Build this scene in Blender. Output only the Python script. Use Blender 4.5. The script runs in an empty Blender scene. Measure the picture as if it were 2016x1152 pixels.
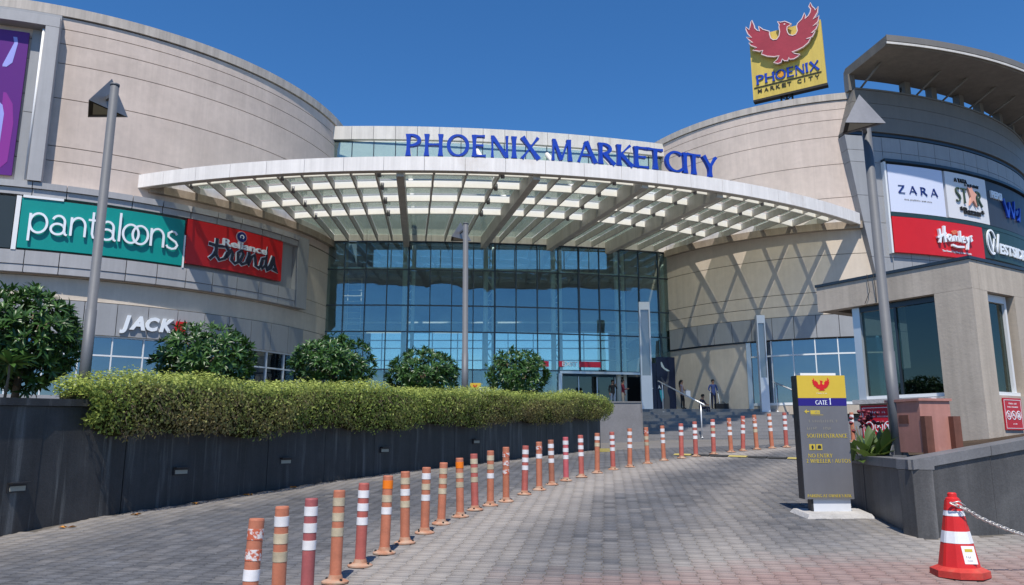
import bpy, bmesh, math, random
import numpy as np
from mathutils import Vector, Matrix

random.seed(7)
rng = np.random.default_rng(11)
SC = bpy.context.scene
COL = SC.collection
R_ = math.radians

# ---------------------------------------------------------------- camera, sky, sun, exposure
EYE = 1.65
cam_data = bpy.data.cameras.new("camera")
cam_data.sensor_width = 36.0
cam_data.lens = 36.0 * 1500 / 2016
cam_data.clip_end = 4000
cam = bpy.data.objects.new("camera", cam_data)
COL.objects.link(cam)
cam.location = (0, 0, EYE)
cam.rotation_euler = (R_(90 + 10.8), 0, 0)
SC.camera = cam

SUN_ALT = 61.0
SUN_AZ = -3.0            # degrees off straight-behind-the-camera, towards the left
to_sun = Vector((math.sin(R_(SUN_AZ)) * math.cos(R_(SUN_ALT)), -math.cos(R_(SUN_AZ)) * math.cos(R_(SUN_ALT)), math.sin(R_(SUN_ALT))))
world = bpy.data.worlds.new("World")
SC.world = world
world.use_nodes = True
wn = world.node_tree
for n in list(wn.nodes):
    wn.nodes.remove(n)
sky = wn.nodes.new("ShaderNodeTexSky")
sky.sky_type = 'NISHITA'
sky.sun_disc = False
sky.sun_elevation = R_(SUN_ALT)
sky.sun_rotation = R_(180 + SUN_AZ)
sky.altitude = 500
sky.air_density = 1.0
sky.dust_density = 0.15
sky.ozone_density = 9.0
bg = wn.nodes.new("ShaderNodeBackground")
bg.inputs[1].default_value = 0.102
wo = wn.nodes.new("ShaderNodeOutputWorld")
hs = wn.nodes.new("ShaderNodeHueSaturation")
hs.inputs["Saturation"].default_value = 1.15
wn.links.new(sky.outputs[0], hs.inputs["Color"])
wn.links.new(hs.outputs[0], bg.inputs[0])
wn.links.new(bg.outputs[0], wo.inputs[0])

sun_data = bpy.data.lights.new("sun", 'SUN')
sun_data.energy = 3.6
sun_data.angle = R_(0.53)
sun_data.color = (1.0, 0.935, 0.84)
sun = bpy.data.objects.new("sun", sun_data)
COL.objects.link(sun)
sun.rotation_euler = to_sun.to_track_quat('Z', 'Y').to_euler()
sun.location = (0, -20, 60)

SC.view_settings.view_transform = 'Standard'
SC.view_settings.look = 'None'
SC.view_settings.exposure = 0.55
SC.view_settings.gamma = 1.0
SC.view_settings.use_curve_mapping = False
SC.cycles.max_bounces = 8
SC.cycles.transparent_max_bounces = 16

# ---------------------------------------------------------------- materials
MATS = {}


def M(name, col, rough=0.6, metal=0.0, var=0.0, vscale=1.5, streak=0.0, bump=0.0, bscale=30.0, rnd=0.0, tone=0.0,
      spec=0.4, stain=None, speck=0.0, emit=0.0, dust=None, drip=None):
    m = bpy.data.materials.new(name)
    m.use_nodes = True
    nt = m.node_tree
    L = nt.links
    b = nt.nodes["Principled BSDF"]
    b.inputs["Roughness"].default_value = rough
    b.inputs["Metallic"].default_value = metal
    b.inputs["Specular IOR Level"].default_value = spec
    tc = nt.nodes.new("ShaderNodeTexCoord")
    rgb = nt.nodes.new("ShaderNodeRGB")
    rgb.outputs[0].default_value = (*col, 1)
    cur = rgb.outputs[0]

    def noise(scale, detail=5.0, sc=(1, 1, 1), rough_=0.6):
        mp = nt.nodes.new("ShaderNodeMapping")
        mp.inputs["Scale"].default_value = sc
        L.new(tc.outputs["Object"], mp.inputs[0])
        n = nt.nodes.new("ShaderNodeTexNoise")
        n.inputs["Scale"].default_value = scale
        n.inputs["Detail"].default_value = detail
        n.inputs["Roughness"].default_value = rough_
        L.new(mp.outputs[0], n.inputs[0])
        return n.outputs[0]

    def mul(fac_socket, lo, hi, f0=0.3, f1=0.7):
        nonlocal cur
        r = nt.nodes.new("ShaderNodeMapRange")
        r.inputs[1].default_value = f0
        r.inputs[2].default_value = f1
        r.inputs[3].default_value = lo
        r.inputs[4].default_value = hi
        L.new(fac_socket, r.inputs[0])
        x = nt.nodes.new("ShaderNodeMix")
        x.data_type = 'RGBA'
        x.blend_type = 'MULTIPLY'
        x.inputs[0].default_value = 1.0
        L.new(cur, x.inputs[6])
        L.new(r.outputs[0], x.inputs[7])
        cur = x.outputs[2]

    def mixcol(fac_socket, col2, f0, f1, amount=1.0):
        nonlocal cur
        r = nt.nodes.new("ShaderNodeMapRange")
        r.inputs[1].default_value = f0
        r.inputs[2].default_value = f1
        r.inputs[3].default_value = 0.0
        r.inputs[4].default_value = amount
        L.new(fac_socket, r.inputs[0])
        x = nt.nodes.new("ShaderNodeMix")
        x.data_type = 'RGBA'
        L.new(r.outputs[0], x.inputs[0])
        L.new(cur, x.inputs[6])
        x.inputs[7].default_value = (*col2, 1)
        cur = x.outputs[2]

    if var:
        mul(noise(vscale), 1 - var, 1 + var)
        mul(noise(vscale * 9), 1 - var * 0.5, 1 + var * 0.5)
    if streak:
        mul(noise(1.0, 6, (2.6, 2.6, 0.16)), 1 - streak, 1 + streak * 0.35, 0.35, 0.65)
        mul(noise(1.0, 6, (9.0, 9.0, 0.3)), 1 - streak * 0.5, 1 + streak * 0.3, 0.35, 0.65)
    if stain:
        scol, sscale, f0, f1, am = stain
        mixcol(noise(sscale, 6), scol, f0, f1, am)
    if drip:
        mixcol(noise(1.0, 5, (8.0, 8.0, 0.45)), drip[0], drip[1], drip[2], drip[3])
    if speck:
        mul(noise(60, 2), 1 - speck, 1 + speck, 0.35, 0.65)
    if rnd:
        oi = nt.nodes.new("ShaderNodeObjectInfo")
        mul(oi.outputs["Random"], 1 - rnd, 1 + rnd, 0.0, 1.0)
    if tone:
        at = nt.nodes.new("ShaderNodeAttribute")
        at.attribute_name = "tone"
        sx = nt.nodes.new("ShaderNodeSeparateColor")
        L.new(at.outputs["Color"], sx.inputs[0])
        mul(sx.outputs[0], 1 - tone, 1 + tone, 0.0, 1.0)
        if dust:
            mixcol(sx.outputs[1], dust[0], 0.0, 1.0)
            mixcol(sx.outputs[2], dust[1], 0.0, 1.0)
    L.new(cur, b.inputs["Base Color"])
    if emit:
        L.new(cur, b.inputs["Emission Color"])
        b.inputs["Emission Strength"].default_value = emit
    if bump:
        bp = nt.nodes.new("ShaderNodeBump")
        bp.inputs["Strength"].default_value = bump
        bp.inputs["Distance"].default_value = 0.02
        L.new(noise(bscale, 6), bp.inputs["Height"])
        L.new(bp.outputs[0], b.inputs["Normal"])
    MATS[name] = m
    return m


def glass_material(name, tint, refl_tint, refl0, refl1, rough=0.02, wobble=0.0, wscale=0.5, film=None, film_amount=0.0):
    """Coated architectural glass: a mirror-like coat over tinted see-through glass."""
    m = bpy.data.materials.new(name)
    m.use_nodes = True
    nt = m.node_tree
    L = nt.links
    nt.nodes.clear()
    out = nt.nodes.new("ShaderNodeOutputMaterial")
    tr = nt.nodes.new("ShaderNodeBsdfTransparent")
    tr.inputs[0].default_value = (*tint, 1)
    gl = nt.nodes.new("ShaderNodeBsdfGlossy")
    gl.inputs[0].default_value = (*refl_tint, 1)
    gl.inputs["Roughness"].default_value = rough
    base = tr.outputs[0]
    if film:
        df = nt.nodes.new("ShaderNodeBsdfDiffuse")
        df.inputs[0].default_value = (*film, 1)
        tl = nt.nodes.new("ShaderNodeBsdfTranslucent")
        tl.inputs[0].default_value = (*film, 1)
        mm = nt.nodes.new("ShaderNodeMixShader")
        mm.inputs[0].default_value = 0.5
        L.new(df.outputs[0], mm.inputs[1])
        L.new(tl.outputs[0], mm.inputs[2])
        m2 = nt.nodes.new("ShaderNodeMixShader")
        tc0 = nt.nodes.new("ShaderNodeTexCoord")
        nz0 = nt.nodes.new("ShaderNodeTexNoise")
        nz0.inputs["Scale"].default_value = 1.2
        nz0.inputs["Detail"].default_value = 6
        L.new(tc0.outputs["Object"], nz0.inputs[0])
        mr0 = nt.nodes.new("ShaderNodeMapRange")
        mr0.inputs[1].default_value = 0.3
        mr0.inputs[2].default_value = 0.7
        mr0.inputs[3].default_value = film_amount * 0.9
        mr0.inputs[4].default_value = min(1.0, film_amount * 1.1)
        L.new(nz0.outputs[0], mr0.inputs[0])
        L.new(mr0.outputs[0], m2.inputs[0])
        L.new(base, m2.inputs[1])
        L.new(mm.outputs[0], m2.inputs[2])
        base = m2.outputs[0]
    lw = nt.nodes.new("ShaderNodeLayerWeight")
    lw.inputs[0].default_value = 0.25
    mr = nt.nodes.new("ShaderNodeMapRange")
    mr.inputs[3].default_value = refl0
    mr.inputs[4].default_value = refl1
    L.new(lw.outputs["Fresnel"], mr.inputs[0])
    mx = nt.nodes.new("ShaderNodeMixShader")
    L.new(mr.outputs[0], mx.inputs[0])
    L.new(base, mx.inputs[1])
    L.new(gl.outputs[0], mx.inputs[2])
    L.new(mx.outputs[0], out.inputs[0])
    if wobble:
        tc = nt.nodes.new("ShaderNodeTexCoord")
        mp = nt.nodes.new("ShaderNodeMapping")
        mp.inputs["Scale"].default_value = (1, 1, 1.6)
        nz = nt.nodes.new("ShaderNodeTexNoise")
        nz.inputs["Scale"].default_value = wscale
        nz.inputs["Detail"].default_value = 1.0
        L.new(tc.outputs["Object"], mp.inputs[0])
        L.new(mp.outputs[0], nz.inputs[0])
        bp = nt.nodes.new("ShaderNodeBump")
        bp.inputs["Strength"].default_value = 1.0
        bp.inputs["Distance"].default_value = wobble
        L.new(nz.outputs[0], bp.inputs["Height"])
        L.new(bp.outputs[0], gl.inputs["Normal"])
    MATS[name] = m
    return m


def leaf_material(name, dark, light, gloss=0.3, rough=0.4, trans=0.25):
    m = bpy.data.materials.new(name)
    m.use_nodes = True
    nt = m.node_tree
    L = nt.links
    b = nt.nodes["Principled BSDF"]
    at = nt.nodes.new("ShaderNodeAttribute")
    at.attribute_name = "tone"
    sx = nt.nodes.new("ShaderNodeSeparateColor")
    L.new(at.outputs["Color"], sx.inputs[0])
    x = nt.nodes.new("ShaderNodeMix")
    x.data_type = 'RGBA'
    x.inputs[6].default_value = (*dark, 1)
    x.inputs[7].default_value = (*light, 1)
    L.new(sx.outputs[0], x.inputs[0])
    x2 = nt.nodes.new("ShaderNodeMix")
    x2.data_type = 'RGBA'
    L.new(sx.outputs[1], x2.inputs[0])
    L.new(x.outputs[2], x2.inputs[6])
    x2.inputs[7].default_value = (0.30, 0.21, 0.12, 1)
    L.new(x2.outputs[2], b.inputs["Base Color"])
    b.inputs["Roughness"].default_value = rough
    b.inputs["Specular IOR Level"].default_value = gloss
    tl = nt.nodes.new("ShaderNodeBsdfTranslucent")
    L.new(x2.outputs[2], tl.inputs[0])
    mx = nt.nodes.new("ShaderNodeMixShader")
    mx.inputs[0].default_value = trans
    out = nt.nodes["Material Output"]
    L.new(b.outputs[0], mx.inputs[1])
    L.new(tl.outputs[0], mx.inputs[2])
    L.new(mx.outputs[0], out.inputs[0])
    MATS[name] = m
    return m


M("render_beige", (0.635, 0.53, 0.46), 0.85, var=0.10, vscale=0.35, streak=0.06, rnd=0.02, bump=0.25, bscale=25, spec=0.2,
  stain=((0.48, 0.41, 0.37), 0.22, 0.52, 0.75, 0.5))
M("render_warm", (0.63, 0.545, 0.45), 0.85, var=0.08, vscale=0.4, streak=0.05, rnd=0.02, bump=0.25, bscale=25, spec=0.2,
  stain=((0.42, 0.37, 0.31), 0.25, 0.54, 0.78, 0.5))
M("joint_dark", (0.10, 0.09, 0.08), 0.9, spec=0.1)
M("coping_stone", (0.50, 0.45, 0.40), 0.8, var=0.06, streak=0.2)
M("panel_grey", (0.40, 0.395, 0.40), 0.45, metal=0.0, var=0.04, streak=0.07, rnd=0.05, spec=0.4)
M("panel_dark", (0.185, 0.172, 0.155), 0.5, var=0.05, streak=0.05, rnd=0.04, spec=0.4)
M("panel_midgrey", (0.33, 0.335, 0.345), 0.5, var=0.04, streak=0.06, rnd=0.04, spec=0.4)
M("panel_white", (0.66, 0.63, 0.58), 0.5, var=0.05, streak=0.12, rnd=0.03,)
M("canopy_white", (0.84, 0.80, 0.76), 0.55, var=0.04, vscale=0.8, streak=0.10, stain=((0.52, 0.42, 0.33), 0.5, 0.58, 0.8, 0.6))
M("canopy_steel_shaded", (0.56, 0.53, 0.47), 0.55, var=0.08, streak=0.12, stain=((0.36, 0.30, 0.23), 1.3, 0.55, 0.8, 0.5))  # same paint as the purlins, with shade darkened into the colour
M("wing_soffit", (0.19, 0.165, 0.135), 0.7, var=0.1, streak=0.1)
M("canopy_girder", (0.36, 0.30, 0.235), 0.6, var=0.12, streak=0.15)
M("purlin_white", (0.92, 0.92, 0.87), 0.5, var=0.04)
M("aluminium_dark", (0.05, 0.065, 0.08), 0.35, metal=0.6)
M("aluminium_light", (0.58, 0.62, 0.66), 0.35, metal=0.5, var=0.03)
M("frame_white", (0.72, 0.74, 0.75), 0.45)
M("steel_pale", (0.78, 0.80, 0.74), 0.45, var=0.05)
M("interior_wall", (0.15, 0.215, 0.29), 0.8, var=0.1)
M("interior_floor", (0.20, 0.19, 0.18), 0.3)
M("interior_slab", (0.66, 0.68, 0.68), 0.7)
M("sign_blue", (0.012, 0.055, 0.42), 0.35, var=0.05)
M("sign_blue_dark", (0.01, 0.025, 0.17), 0.4)
M("white_paint", (0.80, 0.80, 0.80), 0.4)
M("letter_white", (0.82, 0.86, 0.90), 0.35)
M("black_paint", (0.012, 0.012, 0.016), 0.45)
M("dark_print", (0.02, 0.024, 0.045), 0.5)
M("teal_board", (0.0, 0.265, 0.235), 0.4, var=0.03, rnd=0.01)
M("red_board", (0.62, 0.012, 0.016), 0.4, var=0.03)
M("board_dark", (0.028, 0.04, 0.045), 0.4, var=0.05)
M("board_navy", (0.035, 0.04, 0.055), 0.4)
M("board_pale", (0.66, 0.70, 0.84), 0.4)
M("board_white", (0.70, 0.70, 0.72), 0.45)
M("board_green_dark", (0.02, 0.05, 0.05), 0.4)
M("sign_yellow", (0.66, 0.49, 0.10), 0.5, var=0.05, vscale=0.8, streak=0.12)
M("bird_red", (0.36, 0.035, 0.055), 0.5, var=0.12, vscale=0.6)
M("bird_edge", (0.80, 0.62, 0.60), 0.4)
M("orange_spot", (0.75, 0.30, 0.02), 0.5)
M("sign_black", (0.02, 0.018, 0.016), 0.6, var=0.1)
M("cinnabar", (0.70, 0.16, 0.08), 0.45)
M("star_pink", (0.72, 0.36, 0.26), 0.45)
M("star_green", (0.05, 0.08, 0.05), 0.45)
M("lamp_grey", (0.135, 0.142, 0.155), 0.55, metal=0.15, var=0.06, vscale=2, streak=0.08)
M("lamp_shade_grey", (0.25, 0.25, 0.26), 0.45, metal=0.4, var=0.1, streak=0.08)
M("lamp_inside", (0.03, 0.03, 0.03), 0.6)
M("lamp_lens", (0.35, 0.34, 0.28), 0.4)
M("granite", (0.050, 0.0495, 0.050), 0.5, var=0.18, vscale=1.0, streak=0.35, bump=0.15, bscale=40, rnd=0.12, speck=0.1,
  stain=((0.10, 0.10, 0.10), 1.6, 0.56, 0.80, 0.4), drip=((0.20, 0.20, 0.19), 0.55, 0.76, 0.8))
M("granite_light", (0.102, 0.100, 0.100), 0.5, var=0.16, vscale=1.2, streak=0.3, bump=0.15, bscale=40, rnd=0.10, speck=0.1,
  stain=((0.16, 0.16, 0.155), 1.6, 0.56, 0.82, 0.5), drip=((0.26, 0.255, 0.25), 0.60, 0.78, 0.6))
M("coping_granite", (0.17, 0.17, 0.175), 0.45, var=0.15, streak=0.1, rnd=0.06, speck=0.08)
M("fixture_metal", (0.055, 0.055, 0.06), 0.4, metal=0.6)
M("paver_stone", (0.105, 0.108, 0.117), 0.8, var=0.18, vscale=0.45, bump=0.35, bscale=60, tone=0.22, spec=0.2, speck=0.12,
  dust=((0.345, 0.315, 0.285), (0.28, 0.185, 0.168)), stain=((0.075, 0.077, 0.083), 0.33, 0.56, 0.78, 0.4))
M("mortar_sand", (0.115, 0.105, 0.093), 0.95, var=0.2, vscale=2, spec=0.1)
M("ground_grey", (0.14, 0.135, 0.13), 0.9, var=0.2, vscale=0.3, spec=0.1)
M("soil", (0.07, 0.05, 0.035), 0.95, var=0.3, vscale=3, bump=0.6, bscale=15, spec=0.1)
M("step_stone", (0.20, 0.195, 0.20), 0.7, var=0.12, vscale=1.2, rnd=0.06, speck=0.1)
M("step_nosing", (0.32, 0.315, 0.31), 0.7, var=0.1)
M("concrete", (0.50, 0.435, 0.36), 0.9, var=0.07, vscale=0.9, streak=0.16, bump=0.18, bscale=22, spec=0.15,
  stain=((0.33, 0.28, 0.235), 1.2, 0.56, 0.8, 0.5))
M("concrete_pale", (0.42, 0.41, 0.40), 0.9, var=0.15, vscale=6, bump=0.5, bscale=30)
M("pink_metal", (0.44, 0.21, 0.17), 0.5, var=0.09, vscale=2, streak=0.12, stain=((0.58, 0.40, 0.36), 2.5, 0.55, 0.75, 0.6))
M("brown_wood", (0.16, 0.065, 0.045), 0.7, var=0.2, streak=0.2)
M("warning_red", (0.52, 0.012, 0.028), 0.4, var=0.03)
M("totem_grey", (0.155, 0.155, 0.168), 0.45, var=0.05, streak=0.08)
M("totem_yellow", (0.64, 0.45, 0.045), 0.45, var=0.04)
M("totem_navy", (0.022, 0.012, 0.19), 0.4)
M("totem_dark", (0.03, 0.032, 0.037), 0.4)
M("gold_letter", (0.56, 0.42, 0.05), 0.5)
M("gold_faded", (0.27, 0.25, 0.20), 0.6)
M("steel_bright", (0.78, 0.79, 0.80), 0.35, metal=0.35)
M("chain_metal", (0.62, 0.60, 0.56), 0.4, metal=0.5)
M("cone_red", (0.60, 0.022, 0.02), 0.38, var=0.08, vscale=6)
M("cone_base", (0.50, 0.04, 0.03), 0.6, var=0.2, vscale=8, stain=((0.42, 0.17, 0.11), 6, 0.5, 0.75, 0.6))
M("reflective_white", (0.76, 0.77, 0.79), 0.4, var=0.06, vscale=8)
M("band_white", (0.74, 0.72, 0.72), 0.45, var=0.08, vscale=14, rnd=0.05)
M("band_cream", (0.50, 0.42, 0.29), 0.6, var=0.16, vscale=14, rnd=0.14)
M("band_orange", (0.85, 0.20, 0.01), 0.4)
M("band_peeled", (0.70, 0.66, 0.64), 0.5, stain=((0.52, 0.12, 0.06), 26, 0.44, 0.52, 1.0))
for nm, c in (("orange", (0.53, 0.185, 0.105)), ("red", (0.48, 0.125, 0.10)), ("maroon", (0.37, 0.10, 0.10)), ("pink", (0.54, 0.115, 0.13)), ("brown", (0.40, 0.15, 0.09))):
    M("bollard_" + nm, c, 0.55, var=0.14, vscale=5, streak=0.12, stain=((0.42, 0.25, 0.16), 5, 0.56, 0.8, 0.55))
M("bollard_base", (0.42, 0.20, 0.12), 0.75, var=0.2, vscale=12, stain=((0.40, 0.33, 0.25), 9, 0.4, 0.65, 0.8))
M("bolt_dark", (0.05, 0.045, 0.04), 0.5, metal=0.5)
M("rubber_black", (0.03, 0.03, 0.03), 0.8, var=0.2, vscale=5)
M("kerb_yellow", (0.40, 0.33, 0.10), 0.7, var=0.2, vscale=5, stain=((0.25, 0.2, 0.12), 5, 0.55, 0.75, 0.7))
M("leaf_litter", (0.50, 0.22, 0.04), 0.7, rnd=0.3)
M("bark", (0.17, 0.13, 0.09), 0.9, var=0.2, vscale=8, bump=0.5)
M("pylon_white", (0.66, 0.69, 0.74), 0.4, var=0.03)
M("poster_navy", (0.012, 0.02, 0.055), 0.35, var=0.1)
M("poster_purple", (0.12, 0.02, 0.20), 0.35)
M("poster_lilac", (0.34, 0.36, 0.78), 0.4)
M("poster_magenta", (0.26, 0.03, 0.28), 0.4)
M("figure_grey", (0.12, 0.12, 0.13), 0.5)
M("figure_pale", (0.50, 0.60, 0.64), 0.5)
M("figure_cyan", (0.05, 0.38, 0.46), 0.5)
M("exit_red", (0.60, 0.02, 0.05), 0.4)
M("skin", (0.32, 0.17, 0.11), 0.6)
M("hair_black", (0.012, 0.010, 0.010), 0.5)
M("cloth_maroon", (0.20, 0.02, 0.035), 0.8)
M("cloth_black", (0.015, 0.015, 0.018), 0.8)
M("cloth_beige", (0.42, 0.33, 0.25), 0.8)
M("cloth_pinkgrey", (0.42, 0.31, 0.31), 0.8)
M("cloth_blue", (0.06, 0.09, 0.24), 0.8)
M("cloth_navy", (0.015, 0.02, 0.05), 0.8)
M("cloth_jeans", (0.22, 0.26, 0.34), 0.8)
M("cloth_white", (0.72, 0.72, 0.74), 0.8)
M("flower_red", (0.17, 0.02, 0.035), 0.6, rnd=0.1)
M("opposite_wall", (0.17, 0.19, 0.215), 0.8, var=0.06)
M("opposite_frame", (0.40, 0.42, 0.44), 0.7)
M("lime_print", (0.26, 0.55, 0.02), 0.5)
M("shop_blue", (0.006, 0.02, 0.10), 0.4)
M("shop_dim", (0.16, 0.19, 0.22), 0.7, var=0.2, vscale=0.7)
glass_material("facade_glass", (0.78, 0.88, 0.86), (0.70, 0.82, 0.86), 0.14, 0.95, 0.0, wobble=0.010, wscale=0.55)
glass_material("rear_glass", (0.97, 0.97, 0.93), (0.8, 0.85, 0.88), 0.05, 0.5, 0.1, film=(0.80, 0.84, 0.86), film_amount=0.10)
glass_material("shop_glass", (0.40, 0.48, 0.55), (0.66, 0.76, 0.84), 0.24, 0.95, 0.01, wobble=0.004, wscale=0.6)
glass_material("booth_glass", (0.34, 0.40, 0.36), (0.72, 0.80, 0.76), 0.07, 0.95, 0.01, wobble=0.002, wscale=1.0)
glass_material("canopy_glass", (0.90, 0.92, 0.86), (0.8, 0.86, 0.88), 0.05, 0.7, 0.05, film=(0.30, 0.37, 0.33), film_amount=0.35)
glass_material("pylon_glass", (0.55, 0.56, 0.58), (0.8, 0.8, 0.82), 0.15, 0.8, 0.15, film=(0.45, 0.46, 0.48), film_amount=0.7)
leaf_material("leaf_bush", (0.018, 0.055, 0.014), (0.082, 0.175, 0.036), 0.45, 0.36, 0.18)
leaf_material("leaf_hedge", (0.12, 0.18, 0.036), (0.52, 0.60, 0.15), 0.25, 0.5, 0.35)
leaf_material("leaf_broad", (0.025, 0.065, 0.015), (0.16, 0.23, 0.055), 0.5, 0.35, 0.2)

# ---------------------------------------------------------------- objects
def tag(o, label=None, cat=None, group=None, kind=None):
    if label: o["label"] = label
    if cat: o["category"] = cat
    if group: o["group"] = group
    if kind: o["kind"] = kind
    return o


def thing(name, label, cat, loc=(0, 0, 0), rz=0.0, group=None):
    o = bpy.data.objects.new(name, None)
    o.empty_display_size = 0.3
    COL.objects.link(o)
    o.location = loc
    o.rotation_euler = (0, 0, rz)
    return tag(o, label, cat, group)


def wloc(p):
    v = Vector((0, 0, 0))
    while p is not None:
        v += p.location
        p = p.parent
    return v


def link_mesh(name, me, parent=None):
    o = bpy.data.objects.new(name, me)
    COL.objects.link(o)
    o.parent = parent
    return o


class MB:
    """Collects geometry, then links it as one mesh object."""

    def __init__(s):
        s.v, s.f, s.m, s.sm = [], [], [], []

    def add(s, vs, fs, mi=0, smooth=False):
        k = len(s.v)
        s.v.extend([tuple(p) for p in vs])
        for f in fs:
            s.f.append(tuple(i + k for i in f))
            s.m.append(mi)
            s.sm.append(smooth)
        return s

    def box(s, c, d, rz=0.0, mi=0, mat=None):
        hx, hy, hz = d[0] / 2, d[1] / 2, d[2] / 2
        vs = [Vector((x, y, z)) for z in (-hz, hz) for x, y in ((-hx, -hy), (hx, -hy), (hx, hy), (-hx, hy))]
        if mat is None:
            mat = Matrix.Rotation(rz, 4, 'Z')
        vs = [mat @ p + Vector(c) for p in vs]
        return s.add(vs, [(3, 2, 1, 0), (4, 5, 6, 7), (0, 1, 5, 4), (1, 2, 6, 5), (2, 3, 7, 6), (3, 0, 4, 7)], mi)

    def beam(s, a, b, w, h, up=(0, 0, 1), mi=0):
        """Rectangular bar from a to b, w wide and h tall, centred on the line."""
        a, b = Vector(a), Vector(b)
        d = (b - a).normalized()
        side = d.cross(Vector(up))
        if side.length < 1e-5:
            side = d.cross(Vector((0, 1, 0)))
        side.normalize()
        u = side.cross(d)
        vs = []
        for p in (a, b):
            for x, y in ((-1, -1), (1, -1), (1, 1), (-1, 1)):
                vs.append(p + side * (x * w / 2) + u * (y * h / 2))
        return s.add(vs, [(3, 2, 1, 0), (4, 5, 6, 7), (0, 1, 5, 4), (1, 2, 6, 5), (2, 3, 7, 6), (3, 0, 4, 7)], mi)

    def tube(s, pts, r, n=10, mi=0, caps=True, smooth=True):
        pts = [Vector(p) for p in pts]
        rs = r if isinstance(r, (list, tuple)) else [r] * len(pts)
        vs, fs = [], []
        prev = None
        for i, p in enumerate(pts):
            d = (pts[min(i + 1, len(pts) - 1)] - pts[max(i - 1, 0)]).normalized()
            if prev is None:
                ref = Vector((0, 1, 0)) if abs(d.z) > 0.9 else Vector((0, 0, 1))
                x = d.cross(ref).normalized()
            else:
                x = (prev - d * prev.dot(d)).normalized()
            prev = x
            y = d.cross(x)
            for k in range(n):
                a = 2 * math.pi * k / n
                vs.append(p + (x * math.cos(a) + y * math.sin(a)) * rs[i])
        for i in range(len(pts) - 1):
            for k in range(n):
                k2 = (k + 1) % n
                fs.append((i * n + k, i * n + k2, (i + 1) * n + k2, (i + 1) * n + k))
        s.add(vs, fs, mi, smooth)
        if caps:
            b0 = len(s.v) - len(vs)
            s.f.append(tuple(b0 + k for k in reversed(range(n)))); s.m.append(mi); s.sm.append(False)
            e0 = b0 + (len(pts) - 1) * n
            s.f.append(tuple(e0 + k for k in range(n))); s.m.append(mi); s.sm.append(False)
        return s

    def lathe(s, prof, n=20, c=(0, 0, 0), mi=0, smooth=True):
        for p, q in zip(prof[:-1], prof[1:]):       # each band its own vertices: crisp edges between bands
            vs, fs = [], []
            for r, z in (p, q):
                for k in range(n):
                    a = 2 * math.pi * k / n
                    vs.append((c[0] + r * math.cos(a), c[1] + r * math.sin(a), c[2] + z))
            for k in range(n):
                k2 = (k + 1) % n
                fs.append((k, k2, n + k2, n + k))
            s.add(vs, fs, mi, smooth)
        return s

    def ring(s, C, r0, r1, a0, a1, z0, z1, n=None, mi=0, z0b=None, smooth=False):
        """Curved panel: circle sector between radii r0<r1, angles a0..a1 (degrees), heights z0..z1."""
        n = n or max(1, int(abs(a1 - a0) / 1.6))
        vs, fs = [], []
        for i in range(n + 1):
            a = R_(a0 + (a1 - a0) * i / n)
            for r, z in ((r0, z0), (r1, z0), (r1, z1), (r0, z1)):
                vs.append((C[0] + r * math.cos(a), C[1] + r * math.sin(a), z))
        for i in range(n):
            k, q = i * 4, i * 4 + 4
            for e in range(4):
                e2 = (e + 1) % 4
                fs.append((k + e, q + e, q + e2, k + e2))
        fs.append((3, 2, 1, 0))
        fs.append((n * 4, n * 4 + 1, n * 4 + 2, n * 4 + 3))
        return s.add(vs, fs, mi, smooth)

    def prism(s, poly, frame, d0, d1, mi=0):
        """2D polygon extruded from depth d0 to d1 through frame(x, y, d)."""
        n = len(poly)
        vs = [frame(x, y, d0) for x, y in poly] + [frame(x, y, d1) for x, y in poly]
        fs = [tuple(range(n, 2 * n)), tuple(reversed(range(n)))]
        for i in range(n):
            j = (i + 1) % n
            fs.append((i, j, n + j, n + i))
        return s.add(vs, fs, mi)

    def ribbon(s, pts, ws, frame, d0, d1, mi=0, closed=False):
        """A stroke of varying width along a 2D line, extruded through frame."""
        n = len(pts)
        P = [Vector(p) for p in pts]
        if not isinstance(ws, (list, tuple)):
            ws = [ws] * n
        Lf, Rt = [], []
        for i in range(n):
            if closed:
                t = P[(i + 1) % n] - P[(i - 1) % n]
            else:
                t = P[min(i + 1, n - 1)] - P[max(i - 1, 0)]
            t = Vector((t.x, t.y)).normalized()
            nn = Vector((-t.y, t.x))
            Lf.append(P[i].xy + nn * ws[i] / 2)
            Rt.append(P[i].xy - nn * ws[i] / 2)
        vs = []
        for i in range(n):
            for q, d in ((Lf[i], d0), (Rt[i], d0), (Rt[i], d1), (Lf[i], d1)):
                vs.append(frame(q.x, q.y, d))
        fs = []
        m = n if closed else n - 1
        for i in range(m):
            k, q = i * 4, ((i + 1) % n) * 4
            for e in range(4):
                e2 = (e + 1) % 4
                fs.append((k + e, k + e2, q + e2, q + e))
        if not closed:
            fs.append((0, 3, 2, 1))
            fs.append(((n - 1) * 4, (n - 1) * 4 + 1, (n - 1) * 4 + 2, (n - 1) * 4 + 3))
        return s.add(vs, fs, mi)

    def build(s, name, mat, parent=None, local=False, fix=True):
        me = bpy.data.meshes.new(name)
        off = Vector((0, 0, 0)) if (local or parent is None) else wloc(parent)
        me.from_pydata([(p[0] - off.x, p[1] - off.y, p[2] - off.z) for p in s.v], [], s.f)
        for mm in (mat if isinstance(mat, (list, tuple)) else [mat]):
            me.materials.append(MATS[mm])
        me.polygons.foreach_set("material_index", s.m)
        me.polygons.foreach_set("use_smooth", s.sm)
        if fix:
            bm = bmesh.new()
            bm.from_mesh(me)
            bmesh.ops.recalc_face_normals(bm, faces=bm.faces)
            bm.to_mesh(me)
            bm.free()
        me.update()
        return link_mesh(name, me, parent)


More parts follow.
